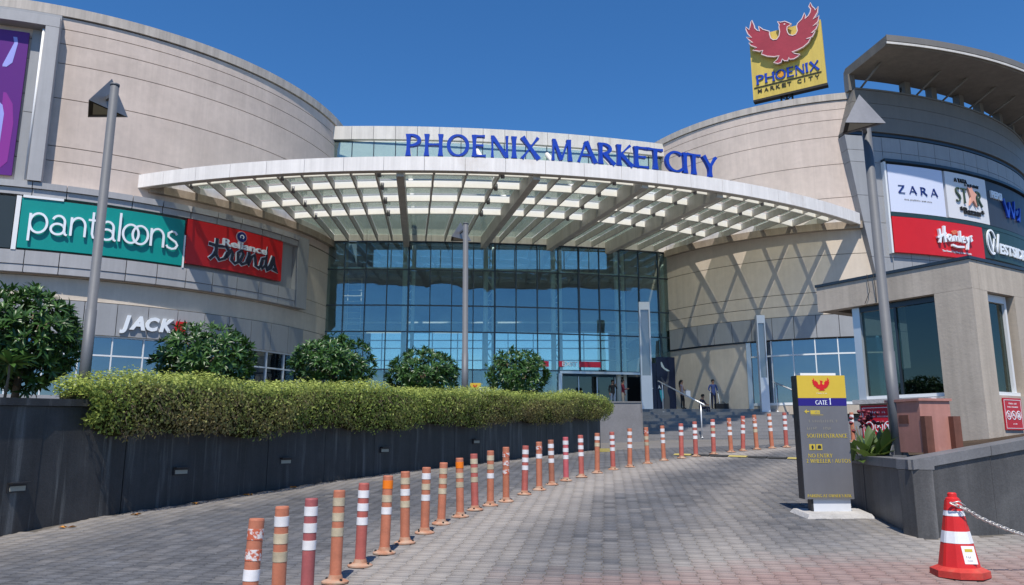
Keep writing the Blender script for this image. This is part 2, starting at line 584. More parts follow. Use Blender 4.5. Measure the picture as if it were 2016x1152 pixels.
def np_mesh(name, verts, quads, mat, tone=None, parent=None, smooth=False):
    """Large mesh of quads (n,4) from numpy arrays; tone is an (nverts,4) colour attribute."""
    me = bpy.data.meshes.new(name)
    me.vertices.add(len(verts))
    me.vertices.foreach_set("co", np.ascontiguousarray(verts, dtype=np.float32).ravel())
    k = quads.shape[1]
    me.loops.add(quads.size)
    me.loops.foreach_set("vertex_index", np.ascontiguousarray(quads, dtype=np.int32).ravel())
    me.polygons.add(len(quads))
    me.polygons.foreach_set("loop_start", np.arange(0, quads.size, k, dtype=np.int32))
    me.update(calc_edges=True)
    if smooth:
        me.polygons.foreach_set("use_smooth", np.ones(len(quads), dtype=bool))
    me.materials.append(MATS[mat])
    if tone is not None:
        at = me.color_attributes.new("tone", 'FLOAT_COLOR', 'POINT')
        at.data.foreach_set("color", np.ascontiguousarray(tone, dtype=np.float32).ravel())
    me.validate()
    return link_mesh(name, me, parent)


def cyl_frame(C, R, a0, z0):
    """Sign frame on a drum: x runs along the arc to the right, y up, d outwards."""
    def f(x, y, d):
        a = R_(a0) + x / R
        return (C[0] + (R + d) * math.cos(a), C[1] + (R + d) * math.sin(a), z0 + y)
    return f


def plane_frame(o, ax, up=(0, 0, 1)):
    """Flat sign frame: origin o, x along ax, d towards the viewer side (ax x up)."""
    o, ax, up = Vector(o), Vector(ax).normalized(), Vector(up).normalized()
    nn = ax.cross(up).normalized()
    def f(x, y, d):
        p = o + ax * x + up * y + nn * d
        return (p.x, p.y, p.z)
    return f


_text_cache = {}


def text_geo(s, size=1.0, bold=0.0, shear=0.0, spacing=1.0):
    key = (s, size, bold, shear, spacing)
    if key in _text_cache:
        return _text_cache[key]
    cu = bpy.data.curves.new("lettering", 'FONT')
    cu.body = s
    cu.size = size
    cu.offset = bold
    cu.shear = shear
    cu.space_character = spacing
    cu.resolution_u = 3
    cu.fill_mode = 'FRONT'
    o = bpy.data.objects.new("lettering", cu)
    COL.objects.link(o)
    bpy.context.view_layer.update()
    me = bpy.data.meshes.new_from_object(o.evaluated_get(bpy.context.evaluated_depsgraph_get()))
    vs = [tuple(v.co.xy) for v in me.vertices]
    fs = [tuple(p.vertices) for p in me.polygons]
    cnt = {}
    for f in fs:
        for i in range(len(f)):
            e = (f[i], f[(i + 1) % len(f)])
            cnt[e] = cnt.get(e, 0) + 1
    edges = [e for e in cnt if (e[1], e[0]) not in cnt]
    bpy.data.objects.remove(o)
    bpy.data.meshes.remove(me)
    bpy.data.curves.remove(cu)
    _text_cache[key] = (vs, fs, edges)
    return _text_cache[key]


def put_text(mb, s, frame, x, y, h, d0, d1, width=None, bold=0.0, shear=0.0, spacing=1.0, mi=0, align='L'):
    """Text of cap height about h placed at x,y of a sign frame; width stretches it to fit."""
    vs, fs, ed = text_geo(s, 1.0, bold, shear, spacing)
    if not vs:
        return
    x0 = min(v[0] for v in vs); x1 = max(v[0] for v in vs)
    k = h / 0.73
    kx = (width / (x1 - x0)) if width else k
    if align == 'C':
        x = x - (x1 - x0) * kx / 2
    n = len(vs)
    P = [frame(x + (v[0] - x0) * kx, y + v[1] * k, d1) for v in vs] + [frame(x + (v[0] - x0) * kx, y + v[1] * k, d0) for v in vs]
    F = list(fs) + [(a, n + a, n + b, b) for a, b in ed]
    mb.add(P, F, mi)
    return x, x + (x1 - x0) * kx


def arc(cx, cy, rx, ry, a0, a1, n=14):
    return [(cx + rx * math.cos(R_(a0 + (a1 - a0) * i / n)), cy + ry * math.sin(R_(a0 + (a1 - a0) * i / n))) for i in range(n + 1)]


# flared roman capitals, unit cap height: (points, widths) strokes
def flare(p, q, w, f=1.55, n=7):
    pts = [(p[0] + (q[0] - p[0]) * i / (n - 1), p[1] + (q[1] - p[1]) * i / (n - 1)) for i in range(n)]
    prof = [f, 1.18, 1.0, 0.96, 1.0, 1.18, f] if n == 7 else [1] * n
    return pts, [w * k for k in prof]


def bowl(cx, cy, rx, ry, a0, a1, thick, thin, n=18):
    pts = arc(cx, cy, rx, ry, a0, a1, n)
    ws = []
    for i in range(n + 1):
        a = R_(a0 + (a1 - a0) * i / n)
        ws.append(thin + (thick - thin) * abs(math.cos(a)))
    return pts, ws


TH, TN = 0.165, 0.085
CAPS = {
    'P': (0.62, [flare((0.09, 0), (0.09, 1), TH), bowl(0.15, 0.715, 0.40, 0.245, 90, -95, TH, TN)]),
    'H': (0.80, [flare((0.09, 0), (0.09, 1), TH), flare((0.71, 0), (0.71, 1), TH), flare((0.1, 0.52), (0.7, 0.52), TN, 1.0)]),
    'O': (1.02, [bowl(0.51, 0.5, 0.43, 0.465, 0, 360, TH, TN, 30)]),
    'E': (0.62, [flare((0.10, 0), (0.10, 1), TH), flare((0.10, 0.955), (0.56, 0.955), TN, 1.5), flare((0.10, 0.52), (0.50, 0.52), TN, 1.3), flare((0.10, 0.045), (0.60, 0.045), TN, 1.6)]),
    'N': (0.86, [flare((0.10, 0), (0.10, 1), TN * 1.1), flare((0.10, 0.96), (0.76, 0.02), TH, 1.1), flare((0.76, 0), (0.76, 1), TN * 1.1)]),
    'I': (0.22, [flare((0.10, 0), (0.10, 1), TH)]),
    'X': (0.84, [flare((0.10, 1), (0.76, 0), TH, 1.4), flare((0.74, 1), (0.08, 0), TN, 1.8)]),
    'M': (1.06, [flare((0.13, 0), (0.17, 1), TN * 1.1), flare((0.17, 0.98), (0.52, 0.04), TH, 1.0), flare((0.52, 0.04), (0.85, 0.98), TN, 1.0), flare((0.93, 0), (0.87, 1), TH, 1.4)]),
    'A': (0.86, [flare((0.06, 0), (0.40, 0.98), TN, 1.5), flare((0.40, 1.0), (0.80, 0), TH, 1.3), flare((0.20, 0.34), (0.64, 0.34), TN * 0.9, 1.0)]),
    'R': (0.76, [flare((0.10, 0), (0.10, 1), TH), bowl(0.15, 0.73, 0.38, 0.23, 90, -90, TH, TN), flare((0.26, 0.50), (0.72, 0.0), TH, 1.2)]),
    'K': (0.72, [flare((0.10, 0), (0.10, 1), TH), flare((0.62, 1), (0.14, 0.5), TN, 1.5), flare((0.20, 0.53), (0.70, 0), TH, 1.3)]),
    'T': (0.72, [flare((0.36, 0), (0.36, 1), TH), flare((0.02, 0.955), (0.70, 0.955), TN, 1.6)]),
    'C': (0.80, [bowl(0.52, 0.5, 0.43, 0.465, 48, 318, TH, TN, 26)]),
    'Y': (0.72, [flare((0.36, 0), (0.36, 0.5), TH, 1.3), flare((0.06, 1), (0.36, 0.46), TH, 1.3), flare((0.68, 1), (0.36, 0.46), TN, 1.6)]),
    'G': (0.86, [bowl(0.50, 0.5, 0.43, 0.465, 48, 330, TH, TN, 26), flare((0.82, 0.06), (0.82, 0.42), TH, 1.2)]),
    'S': (0.60, [([(0.50, 0.86), (0.40, 0.94), (0.26, 0.94), (0.14, 0.84), (0.15, 0.68), (0.30, 0.55), (0.46, 0.42), (0.52, 0.26), (0.42, 0.10), (0.26, 0.05), (0.10, 0.13)],
                  [0.12, 0.09, 0.09, 0.14, 0.17, 0.18, 0.18, 0.17, 0.12, 0.09, 0.12])]),
    'U': (0.80, [([(0.10, 1), (0.10, 0.35), (0.16, 0.14), (0.36, 0.045), (0.58, 0.12), (0.67, 0.35), (0.67, 1)], [0.2, 0.16, 0.15, 0.11, 0.1, 0.1, 0.13])]),
    'W': (1.10, [flare((0.06, 1), (0.32, 0.02), TH, 1.2), flare((0.54, 0.98), (0.32, 0.02), TN, 1.0), flare((0.54, 0.98), (0.80, 0.02), TH, 1.0), flare((1.04, 1), (0.80, 0.02), TN, 1.4)]),
    'L': (0.58, [flare((0.10, 0), (0.10, 1), TH), flare((0.10, 0.045), (0.56, 0.045), TN, 1.6)]),
    'D': (0.86, [flare((0.10, 0), (0.10, 1), TH), bowl(0.12, 0.5, 0.64, 0.46, 90, -90, TH, TN)]),
    'F': (0.58, [flare((0.10, 0), (0.10, 1), TH), flare((0.10, 0.955), (0.54, 0.955), TN, 1.5), flare((0.10, 0.52), (0.46, 0.52), TN, 1.3)]),
    'Z': (0.66, [flare((0.06, 0.96), (0.60, 0.96), TN * 0.6, 1.0), flare((0.56, 0.96), (0.08, 0.04), TH, 1.0), flare((0.06, 0.04), (0.62, 0.04), TN * 0.6, 1.0)]),
    '1': (0.34, [flare((0.20, 0), (0.20, 1), TH), flare((0.02, 0.80), (0.20, 0.97), TN, 1.0)]),
    '2': (0.56, [([(0.08, 0.78), (0.18, 0.93), (0.34, 0.93), (0.45, 0.78), (0.38, 0.55), (0.10, 0.06)], [0.1, 0.1, 0.12, 0.15, 0.14, 0.1]), flare((0.06, 0.045), (0.52, 0.045), TN, 1.4)]),
    "'": (0.16, [flare((0.08, 0.75), (0.08, 1), TN, 1.0)]),
    '|': (0.20, [flare((0.10, 0), (0.10, 1), TN * 0.8, 1.0)]),
}


def caps_letter(mb, ch, frame, x, y, w, h, d0, d1, mi=0, eps=0.0015, fat=1.0):
    """One flared capital w wide and h tall."""
    wid, strokes = CAPS[ch]
    kx, ky = w / wid, h
    for i, (pts, ws) in enumerate(strokes):
        q = [(x + a * kx, y + b * ky) for a, b in pts]
        k = 0.5 * (kx + ky) * fat
        closed = ch == 'O'
        if closed:
            q, ws = q[:-1], ws[:-1]
        mb.ribbon(q, [k * t for t in ws], frame, d0, d1 + eps * i, mi, closed)


def caps_text(mb, s, frame, x, y, h, d0, d1, gap=0.12, space=0.4, squeeze=1.0, mi=0, eps=0.0004, fat=1.0, width=None):
    if width:
        squeeze = width / (h * sum(space if c == ' ' else CAPS[c][0] + gap for c in s))
    for ch in s:
        if ch == ' ':
            x += space * h * squeeze
            continue
        w = CAPS[ch][0] * h * squeeze
        caps_letter(mb, ch, frame, x, y, w, h, d0, d1, mi, eps, fat)
        x += w + gap * h * squeeze
    return x


def worn_print(mb, frame, x, y, w, h, d0, d1, seed=1):
    """A line of print too small or worn to read: letter-sized marks."""
    r = random.Random(seed)
    cx = x
    while cx < x + w - 0.3 * h:
        if r.random() < 0.14:
            cx += 0.6 * h
            continue
        hh = h * r.uniform(0.7, 1.0)
        mb.prism([(cx, y), (cx + 0.16 * h, y), (cx + 0.16 * h, y + hh), (cx, y + hh)], frame, d0, d1)
        if r.random() < 0.6:
            yy = y + r.choice((0, 0.42, 0.8)) * hh * 0.95
            mb.prism([(cx + 0.165 * h, yy), (cx + 0.5 * h, yy), (cx + 0.5 * h, yy + 0.16 * h), (cx + 0.165 * h, yy + 0.16 * h)], frame, d0, d1)
        cx += h * r.uniform(0.62, 0.85)


# the mall's winged emblem, metres, as it sits on the roof board
BIRD = [(0.29,5.62),(0.42,5.2),(0.44,5.0),(0.59,4.79),(0.74,4.67),(0.7,5.08),(0.81,4.94),(0.97,4.75),(1.37,4.5),(1.37,4.28),(1.43,3.98),(1.58,3.82),(1.8,3.79),(1.96,3.98),(2.03,4.28),(2.0,4.64),(2.04,4.77),(1.93,5.06),(2.12,4.94),(2.4,4.93),(2.63,4.75),(2.78,4.64),(2.68,4.56),(2.51,4.49),(2.48,4.29),(2.52,4.08),(2.61,3.9),(2.82,3.79),(3.01,3.82),(3.13,4.03),(3.1,4.36),(3.17,4.55),(3.46,4.78),(3.65,5.18),(3.7,4.95),(3.64,4.74),(3.87,4.9),(4.0,5.11),(4.05,5.34),(3.94,5.54),(4.05,5.79),(4.15,5.48),(4.27,5.31),(4.3,5.16),(4.5,5.36),(4.44,4.98),(4.14,4.56),(4.51,4.71),(4.42,4.32),(4.1,4.09),(4.43,4.16),(4.27,3.85),(3.96,3.63),(4.2,3.68),(4.0,3.37),(3.62,3.31),(3.9,3.3),(3.74,3.03),(3.42,2.81),(3.05,2.7),(2.69,2.64),(2.85,2.5),(3.18,2.34),(3.02,2.23),(2.77,2.13),(2.53,2.17),(2.49,2.32),(2.4,2.11),(2.19,2.15),(2.07,2.31),(1.97,2.09),(1.78,2.06),(1.51,2.2),(1.74,2.35),(1.89,2.59),(1.56,2.61),(1.13,2.76),(0.77,3.0),(0.88,3.25),(0.66,3.24),(0.22,3.44),(0.5,3.55),(0.14,3.8),(-0.0,4.02),(0.26,3.98),(0.04,4.23),(-0.14,4.49),(0.21,4.36),(-0.03,4.71),(-0.14,5.07),(-0.14,5.25),(0.08,4.97),(0.16,5.23),(0.22,5.51)]

# ---------------------------------------------------------------- ground, road, pavers
_T = [(-50, 0.1), (0, .16), (4, .42), (6.2, .56), (8, .66), (9.4, .74), (11, .83), (13, .96), (15, 1.10), (17, 1.26), (19, 1.42), (20.5, 1.49), (22, 1.5), (60, 1.5)]
_TX, _TY = zip(*_T)


def ground_z(X, Y):
    X = np.asarray(X, float); Y = np.asarray(Y, float)
    b = np.mean([np.interp(Y + o, _TX, _TY) for o in np.linspace(-1, 1, 9)], axis=0)
    t = np.clip((Y - 13) / 8.0, 0, 1)
    return b + t * t * (3 - 2 * t) * np.clip(.03 * (X - 7), -.3, .06)


def gz(x, y):
    return float(ground_z(x, y))


WALL_LINE = [(-5.9, 5.0), (-5.24, 8.12), (-4.92, 9.35), (-4.57, 10.03), (-4.2, 10.72), (-3.55, 12.0), (-2.68, 13.39), (-1.56, 15.19), (-0.09, 17.45), (1.15, 19.21), (2.35, 20.6)]


def wall_x(y):
    ys = [p[1] for p in WALL_LINE]; xs = [p[0] for p in WALL_LINE]
    return float(np.interp(y, ys, xs))


gx = np.unique(np.concatenate([np.linspace(-400, -20, 12), np.linspace(-20, 20, 41), np.linspace(20, 400, 12)]))
gy = np.unique(np.concatenate([np.linspace(-400, -10, 12), np.linspace(-10, 40, 76), np.linspace(40, 600, 12)]))
GX, GY = np.meshgrid(gx, gy)
GZ = ground_z(GX, GY) - 0.020
gv = np.stack([GX.ravel(), GY.ravel(), GZ.ravel()], 1)
nx = len(gx)
ii = np.arange((len(gy) - 1) * nx).reshape(len(gy) - 1, nx)[:, :-1].ravel()
gq = np.stack([ii, ii + 1, ii + nx + 1, ii + nx], 1)
ground = tag(np_mesh("ground", gv, gq, "ground_grey", smooth=True), kind="structure")

# road bed (sand joints) with its I-shaped concrete pavers laid in staggered columns
rx = np.linspace(-6.5, 18, 50); ry = np.linspace(1.0, 40, 79)
RX, RY = np.meshgrid(rx, ry)
rv = np.stack([RX.ravel(), RY.ravel(), (ground_z(RX, RY) - 0.009).ravel()], 1)
nx = len(rx)
ii = np.arange((len(ry) - 1) * nx).reshape(len(ry) - 1, nx)[:, :-1].ravel()
road = tag(np_mesh("road", rv, np.stack([ii, ii + 1, ii + nx + 1, ii + nx], 1), "mortar_sand", smooth=True), kind="structure")

PB, PW, PL = 0.086, 0.066, 0.20
outline = [(-PB, -.1), (PB, -.1), (PB, -.06), (PW, -.04), (PW, .04), (PB, .06), (PB, .1), (-PB, .1), (-PB, .06), (-PW, .04), (-PW, -.04), (-PB, -.06)]
out0 = np.array(outline)


def inset(o, d):
    s = np.array([1 - d / 0.076, 1 - d / 0.1])
    return o * s


bott = inset(out0, 0.0022); topp = inset(out0, 0.0065)
rot = R_(-7.0)
cR, sR = math.cos(rot), math.sin(rot)
centres = []
for i in range(-75, 130):
    for j in range(-10, 140):
        px = i * 0.152 - 0.0
        py = j * PL + (0.1 if i % 2 else 0.0)
        X = px * cR - py * sR - 1.0
        Y = px * sR + py * cR + 3.0
        if Y < 3.4 or Y > 20.5:
            continue
        if X < wall_x(Y) + 0.08:
            continue
        if 14.1 > Y > 7.95 and X > 4.06 + (Y - 8.0) * 0.175 and Y > 7.95 + (X - 4.06) * 0.22:
            continue
        if abs(X) > 0.74 * Y + 2.2:
            continue
        centres.append((X, Y))
centres = np.array(centres)
N = len(centres)
BOLL = [(-1.57, 4.78, 0.69), (-1.53, 5.27, 0.69), (-1.44, 5.645, 0.69), (-1.36, 6.17, 0.69), (-1.28, 6.73, 0.68), (-1.16, 7.24, 0.69), (-1.04, 7.72, 0.68), (-0.91, 8.26, 0.67), (-0.79, 8.82, 0.67), (-0.61, 9.31, 0.68), (-0.46, 9.82, 0.69), (-0.28, 10.21, 0.7), (-0.08, 10.58, 0.72), (0.18, 11.28, 0.69), (0.41, 11.78, 0.71), (0.63, 12.38, 0.7), (0.89, 12.89, 0.71), (1.19, 13.39, 0.71), (1.53, 14.04, 0.71), (1.9, 14.68, 0.7), (2.29, 15.17, 0.74), (2.76, 15.89, 0.73), (3.22, 16.53, 0.73), (3.70, 17.00, 0.75), (4.10, 17.36, 0.77), (4.63, 17.86, 0.79), (5.14, 18.25, 0.79), (5.50, 18.52, 0.82), (5.92, 18.80, 0.83), (6.38, 19.07, 0.84), (6.78, 19.20, 0.85), (9.16, 20.83, 0.78)]
bx = np.array([b[0] for b in BOLL]); by = np.array([b[1] for b in BOLL])
# how much dust lies on each paver: along the bollard row, along the wall foot and on the apron
dist_b = centres[:, 0] - np.interp(centres[:, 1], by, bx)
wx = np.interp(centres[:, 1], [p[1] for p in WALL_LINE], [p[0] for p in WALL_LINE])
dist_w = centres[:, 0] - wx
wob = 0.35 * np.sin(centres[:, 0] * 2.1 + centres[:, 1] * 1.3) + 0.25 * np.sin(centres[:, 1] * 2.9 - centres[:, 0])
dust = 0.80 * np.exp(-((dist_b - 0.50) / (0.80 + 0.25 * wob)) ** 2) + 0.50 * np.exp(-(dist_w / 0.9) ** 2) + 0.42 * np.exp(-((dist_b - 3.1) / 0.55) ** 2) + 0.6 * np.exp(-((dist_b - 5.4) / 0.9) ** 2)
dust += np.clip((8.6 - centres[:, 1]) / 3.5, 0, 0.55) * np.clip((centres[:, 0] + 0.2) / 2.5, 0, 1)
dust = np.clip(dust + rng.normal(0, .07, N), 0, 0.85)
redd = np.clip((7.0 + 0.22 * (centres[:, 0] - 1.5) - centres[:, 1] + 0.3 * wob) / 0.9, 0, 0.78) * np.clip((centres[:, 0] + 0.3) / 1.1, 0, 1)
redd = np.clip(redd + rng.normal(0, .08, N) * (redd > 0.02), 0, 0.85)
tone = np.clip(rng.normal(0.5, 0.2, N), 0, 1)
jit = rng.normal(0, 0.0012, N)
order = np.argsort(np.hypot(centres[:, 0], centres[:, 1]))
# keep the 300 largest that are inside the frame as single pavers
infr = (np.abs(centres[:, 0]) < 0.67 * centres[:, 1]) & (centres[:, 1] > 4.95)
near = [k for k in order if infr[k]][:300]
near_set = set(near)
rest = np.array([k for k in range(N) if k not in near_set])


def paver_geo(ks):
    c = centres[ks]; n = len(ks)
    V = np.zeros((n, 24, 3))
    for a, (poly, dz) in enumerate(((bott, -0.012), (topp, 0.0))):
        wx_ = poly[:, 0][None] * cR - poly[:, 1][None] * sR + c[:, 0][:, None]
        wy_ = poly[:, 0][None] * sR + poly[:, 1][None] * cR + c[:, 1][:, None]
        V[:, a * 12:a * 12 + 12, 0] = wx_
        V[:, a * 12:a * 12 + 12, 1] = wy_
        V[:, a * 12:a * 12 + 12, 2] = ground_z(wx_, wy_) + dz + jit[ks][:, None]
    return V


q = []
for e in range(12):
    e2 = (e + 1) % 12
    q.append((e, e2, 12 + e2, 12 + e))
t = [(12, 13, 14, 23), (23, 14, 15, 22), (22, 15, 16, 21), (21, 16, 17, 20), (20, 17, 18, 19)]
QP = np.array(q + t)
V = paver_geo(rest)
tonecol = np.ones((len(rest), 24, 4))
tonecol[:, :, 0] = tone[rest][:, None]; tonecol[:, :, 1] = dust[rest][:, None]; tonecol[:, :, 2] = redd[rest][:, None]
quads = (QP[None] + (np.arange(len(rest)) * 24)[:, None, None]).reshape(-1, 4)
tag(np_mesh("paver_field", V.reshape(-1, 3), quads, "paver_stone", tonecol.reshape(-1, 4), road), kind="stuff")
for k in near:
    v = paver_geo(np.array([k]))[0]
    c = v[12:].mean(0)
    tc_ = np.ones((24, 4)); tc_[:, 0] = tone[k]; tc_[:, 1] = dust[k]; tc_[:, 2] = redd[k]
    o = np_mesh("paver", v - c, QP, "paver_stone", tc_, road)
    o.location = c

# far plaza between the ramp pavers and the steps: too far away to tell its blocks apart
M("plaza_stone", (0.17, 0.16, 0.152), 0.85, var=0.14, vscale=0.6, speck=0.12, spec=0.2)
px_ = np.linspace(1.5, 20, 30); py_ = np.linspace(20.3, 39.2, 24)
PX, PY = np.meshgrid(px_, py_)
ii = np.arange((len(py_) - 1) * 30).reshape(len(py_) - 1, 30)[:, :-1].ravel()
tag(np_mesh("plaza", np.stack([PX.ravel(), PY.ravel(), (ground_z(PX, PY) - 0.001).ravel()], 1), np.stack([ii, ii + 1, ii + 31, ii + 30], 1), "plaza_stone", smooth=True), kind="structure")

# ---------------------------------------------------------------- terrace, steps and platform before the entrance
PLAT = 3.22
mb = MB()
tv = [(-60, 2.0), (-6.2, 2.0)]
terr = []
for (x, y) in WALL_LINE:
    terr.append((x - 0.3, y + 0.2))
mb = MB()
zt = lambda y: 1.78 + 0.030 * (y - 8)
for i in range(len(terr) - 1):
    (x0, y0), (x1, y1) = terr[i], terr[i + 1]
    mb.add([(x0, y0, zt(y0)), (x1, y1, zt(y1)), (-60, y1 + 2, zt(y1)), (-60, y0 + 2, zt(y0))], [(0, 1, 2, 3)])
(x1, y1) = terr[-1]
mb.add([(x1, y1, zt(y1)), (3.6, 35.8, 2.2), (-60, 35.8, 2.9), (-60, y1 + 2, zt(y1))], [(0, 1, 2, 3)])
tag(mb.build("planted_terrace", "soil"), kind="structure")

mb = MB()
mb.box((-8, 42.0, PLAT / 2), (28, 12.0, PLAT))                  # left part up to the cheek wall at X = 6
platform_ = mb.build("entrance_platform", "step_stone")
tag(platform_, kind="structure")
mb = MB()
mb.box((18, 49.0, PLAT / 2 - 0.003), (24, 11.8, PLAT))
mb.build("platform_slab", "step_stone", platform_)
NST = 11
steps = thing("entrance_steps", "broad grey stone steps rising to the glass entrance", "steps", (14, 39.2, 1.2))
for k in range(NST):
    y0 = 39.15 + k * 0.36
    z1 = 1.29 + (PLAT - 1.29) * (k + 1) / NST - (0.004 if k == NST - 1 else 0)
    mb = MB()
    mb.box((15.02, (y0 + 43.10) / 2 + 0.0, z1 / 2 + 0.25), (17.9, 43.10 - y0, z1 - 0.5))
    st = mb.build("step", "step_stone", steps)
    mb = MB()
    mb.box((15.02, y0 + 0.03, z1 + 0.004), (17.88, 0.075, 0.012))
    mb.build("nosing", "step_nosing", st)
cheek = thing("stair_side_wall", "plain grey end wall between hedge and entrance steps", "wall", (4.2, 36, 1.2))
MB().box((4.0, 36.0, 2.2), (4.0, 0.25, 2.12)).build("wall_block", "step_stone", cheek)
MB().box((6.02, 39.6, 2.2), (0.18, 7.0, 2.06)).build("side_block", "step_stone", cheek)
MB().box((4.0, 36.0, 3.29), (4.1, 0.32, 0.06)).build("coping", "coping_granite", cheek)

# ---------------------------------------------------------------- left drum
FC, FR = (-9.0, 107.0), 62.1          # plan arc of the glass front
CL, RL = (-27.4, 47.6), 16.5
CR, RR = (21.9, 54.2), 13.5
CG, RG = (15.3, 65.9), 25.7


def front(x, off=0.0):
    """Point of the glass front at X (moved outwards by off)."""
    a = math.acos((x - FC[0]) / FR)
    r = FR + off
    return (FC[0] + r * math.cos(-a), FC[1] + r * math.sin(-a))


JOINTS = [13.9, 14.6, 16.9, 18.6, 19.57, 20.3]
left = thing("drum_building", "left beige curved mall wing carrying the teal and red shop boards", "building", (CL[0], CL[1], 3.2))
mb = MB(); mb.ring(CL, RL - 2.0, RL - 0.06, -140, 25, 3.0, 20.85); mb.build("wall_core", "joint_dark", left)
edges_ = [12.6] + JOINTS + [20.88]
for z0, z1 in zip(edges_[:-1], edges_[1:]):
    MB().ring(CL, RL - 0.07, RL, -135, 20, z0 + 0.018, z1 - 0.018).build("wall_band", "render_beige", left)
MB().ring(CL, RL - 0.6, RL + 0.09, -135, 20, 20.92, 21.40).build("coping", "coping_stone", left)
# wall of the sign storey and of the ground floor
edges_ = [7.62, 8.6, 9.38, 11.32, 12.56]
for z0, z1 in zip(edges_[:-1], edges_[1:]):
    MB().ring(CL, RL - 0.07, RL - 0.002, -135, 20, z0 + 0.012, z1 - 0.012).build("wall_band", "render_warm", left)
MB().ring(CL, RL - 0.07, RL - 0.002, -18.6, 20, 3.2, 7.6).build("wall_band", "render_warm", left)
# cornice above and ledge below the signs, made of single panels
SIGN_END = -23.2
for z0, z1, r1 in ((12.07, 12.36, RL + 0.42), (12.38, 12.66, RL + 0.52), (8.66, 8.98, RL + 0.39), (9.0, 9.60, RL + 0.42)):
    a = SIGN_END
    while a > -118:
        MB().ring(CL, RL, r1, a - 4.40, a - 0.06, z0, z1, n=3).build("cornice_panel" if z0 > 10 else "ledge_panel", "panel_grey", left)
        a -= 4.46
MB().ring(CL, RL, RL + 0.46, SIGN_END + 0.05, SIGN_END + 3.2, 8.66, 12.66, n=3).build("end_panel", "panel_midgrey", left)
MB().ring(CL, RL + 0.0, RL + 0.08, -118, SIGN_END, 9.6, 12.07).build("sign_backing", "panel_midgrey", left)
# fascia above the shop windows
a = -19.0
while a > -112:
    MB().ring(CL, RL, RL + 0.16, a - 4.44, a - 0.05, 6.14, 7.58, n=3).build("fascia_panel", "panel_midgrey", left)
    a -= 4.49
# shop windows: panes between pale mullions
a = -19.2
while a > -100:
    for z0, z1 in ((3.45, 5.22), (5.28, 6.06)):
        MB().ring(CL, RL - 0.05, RL - 0.03, a - 4.40, a - 0.05, z0, z1, n=2).build("window_pane", "shop_glass", left)
    MB().ring(CL, RL - 0.05, RL + 0.05, a - 0.09, a + 0.09, 3.3, 6.12, n=1).build("mullion", "frame_white", left)
    a -= 4.49
MB().ring(CL, RL - 0.05, RL + 0.04, -105, -18.9, 5.215, 5.285).build("transom", "frame_white", left)
MB().ring(CL, RL - 0.05, RL + 0.06, -105, -18.9, 6.06, 6.14).build("transom", "frame_white", left)
MB().ring(CL, RL - 0.05, RL + 0.1, -105, -18.9, 3.2, 3.45).build("window_sill", "panel_midgrey", left)
# recess of the big poster, upper left
MB().ring(CL, RL - 0.0, RL + 0.62, -68.55, -66.75, 12.70, 20.02, n=2).build("frame_pier", "panel_grey", left)
MB().ring(CL, RL - 0.0, RL + 0.62, -110, -66.75, 20.04, 20.52).build("frame_head", "panel_grey", left)
MB().ring(CL, RL - 0.0, RL + 0.30, -110, -66.75, 20.55, 20.80).build("frame_cap", "panel_midgrey", left)
MB().ring(CL, RL, RL + 0.06, -70.6, -68.6, 12.70, 16.0, n=2).build("recess_panel", "panel_midgrey", left)
MB().ring(CL, RL, RL + 0.06, -70.6, -68.6, 16.03, 20.0, n=2).build("recess_panel", "panel_midgrey", left)
a = R_(-68.85)
MB().tube([(CL[0] + (RL + .45) * math.cos(a), CL[1] + (RL + .45) * math.sin(a), z) for z in (12.72, 19.9)], 0.055, 8).build("light_tube", "white_paint", left)

poster = thing("poster_banner", "tall purple and lilac advertising banner in the upper left recess", "banner", (CL[0], CL[1], 12.9))
MB().ring(CL, RL + 0.10, RL + 0.18, -100, -70.9, 12.95, 19.75).build("banner_sheet", "poster_purple", poster)
f = cyl_frame(CL, RL + 0.18, -70.9, 12.95)
MB().prism([(-3.4, 5.0), (-0.72, 5.02), (-0.52, 5.25), (-0.40, 6.2), (-0.46, 6.5), (-3.4, 6.6)], f, 0, 0.012).build("printed_shape", "poster_lilac", poster)
MB().prism([(-3.4, 0.2), (-0.5, 0.25), (-0.22, 0.6), (-0.18, 2.4), (-0.3, 3.3), (-0.6, 3.8), (-3.4, 3.9)], f, 0, 0.008).build("printed_shape", "poster_magenta", poster)
MB().prism([(-3.4, 0.7), (-0.75, 0.72), (-0.6, 1.0), (-0.58, 2.8), (-0.68, 3.2), (-0.85, 3.35), (-3.4, 3.4)], f, 0, 0.014).build("printed_shape", "poster_lilac", poster)

# ---------------------------------------------------------------- glass entrance hall
hall = thing("glass_entrance_hall", "glazed entrance hall with white parapet between the two curved wings", "building", (0, 46, PLAT))
XS = [-11.4 + 22.0 * k / 17 for k in range(18)]
TZ = [PLAT, 5.62, 7.86, 9.45, 11.65, 13.34]
DOORS = range(11, 15)


def strip_pane(x0, x1, z0, z1, off, name, mat, parent, th=0.02, jitter=0.0):
    a, b = front(x0, off), front(x1, off)
    d = Vector((b[0] - a[0], b[1] - a[1], 0)).normalized()
    nn = Vector((d.y, -d.x, 0))
    jj = [random.uniform(-jitter, jitter) for _ in range(4)]
    P = [Vector((a[0], a[1], z0)) + nn * jj[0], Vector((b[0], b[1], z0)) + nn * jj[1], Vector((b[0], b[1], z1)) + nn * jj[2], Vector((a[0], a[1], z1)) + nn * jj[3]]
    m_ = MB()
    m_.add([p for p in P] + [p - nn * th for p in P], [(0, 1, 2, 3), (7, 6, 5, 4), (0, 4, 5, 1), (1, 5, 6, 2), (2, 6, 7, 3), (3, 7, 4, 0)])
    return m_.build(name, mat, parent)


def strip_bar(x0, x1, z0, z1, off, depth, name, mat, parent):
    return strip_pane(x0, x1, z0, z1, off, name, mat, parent, th=depth)


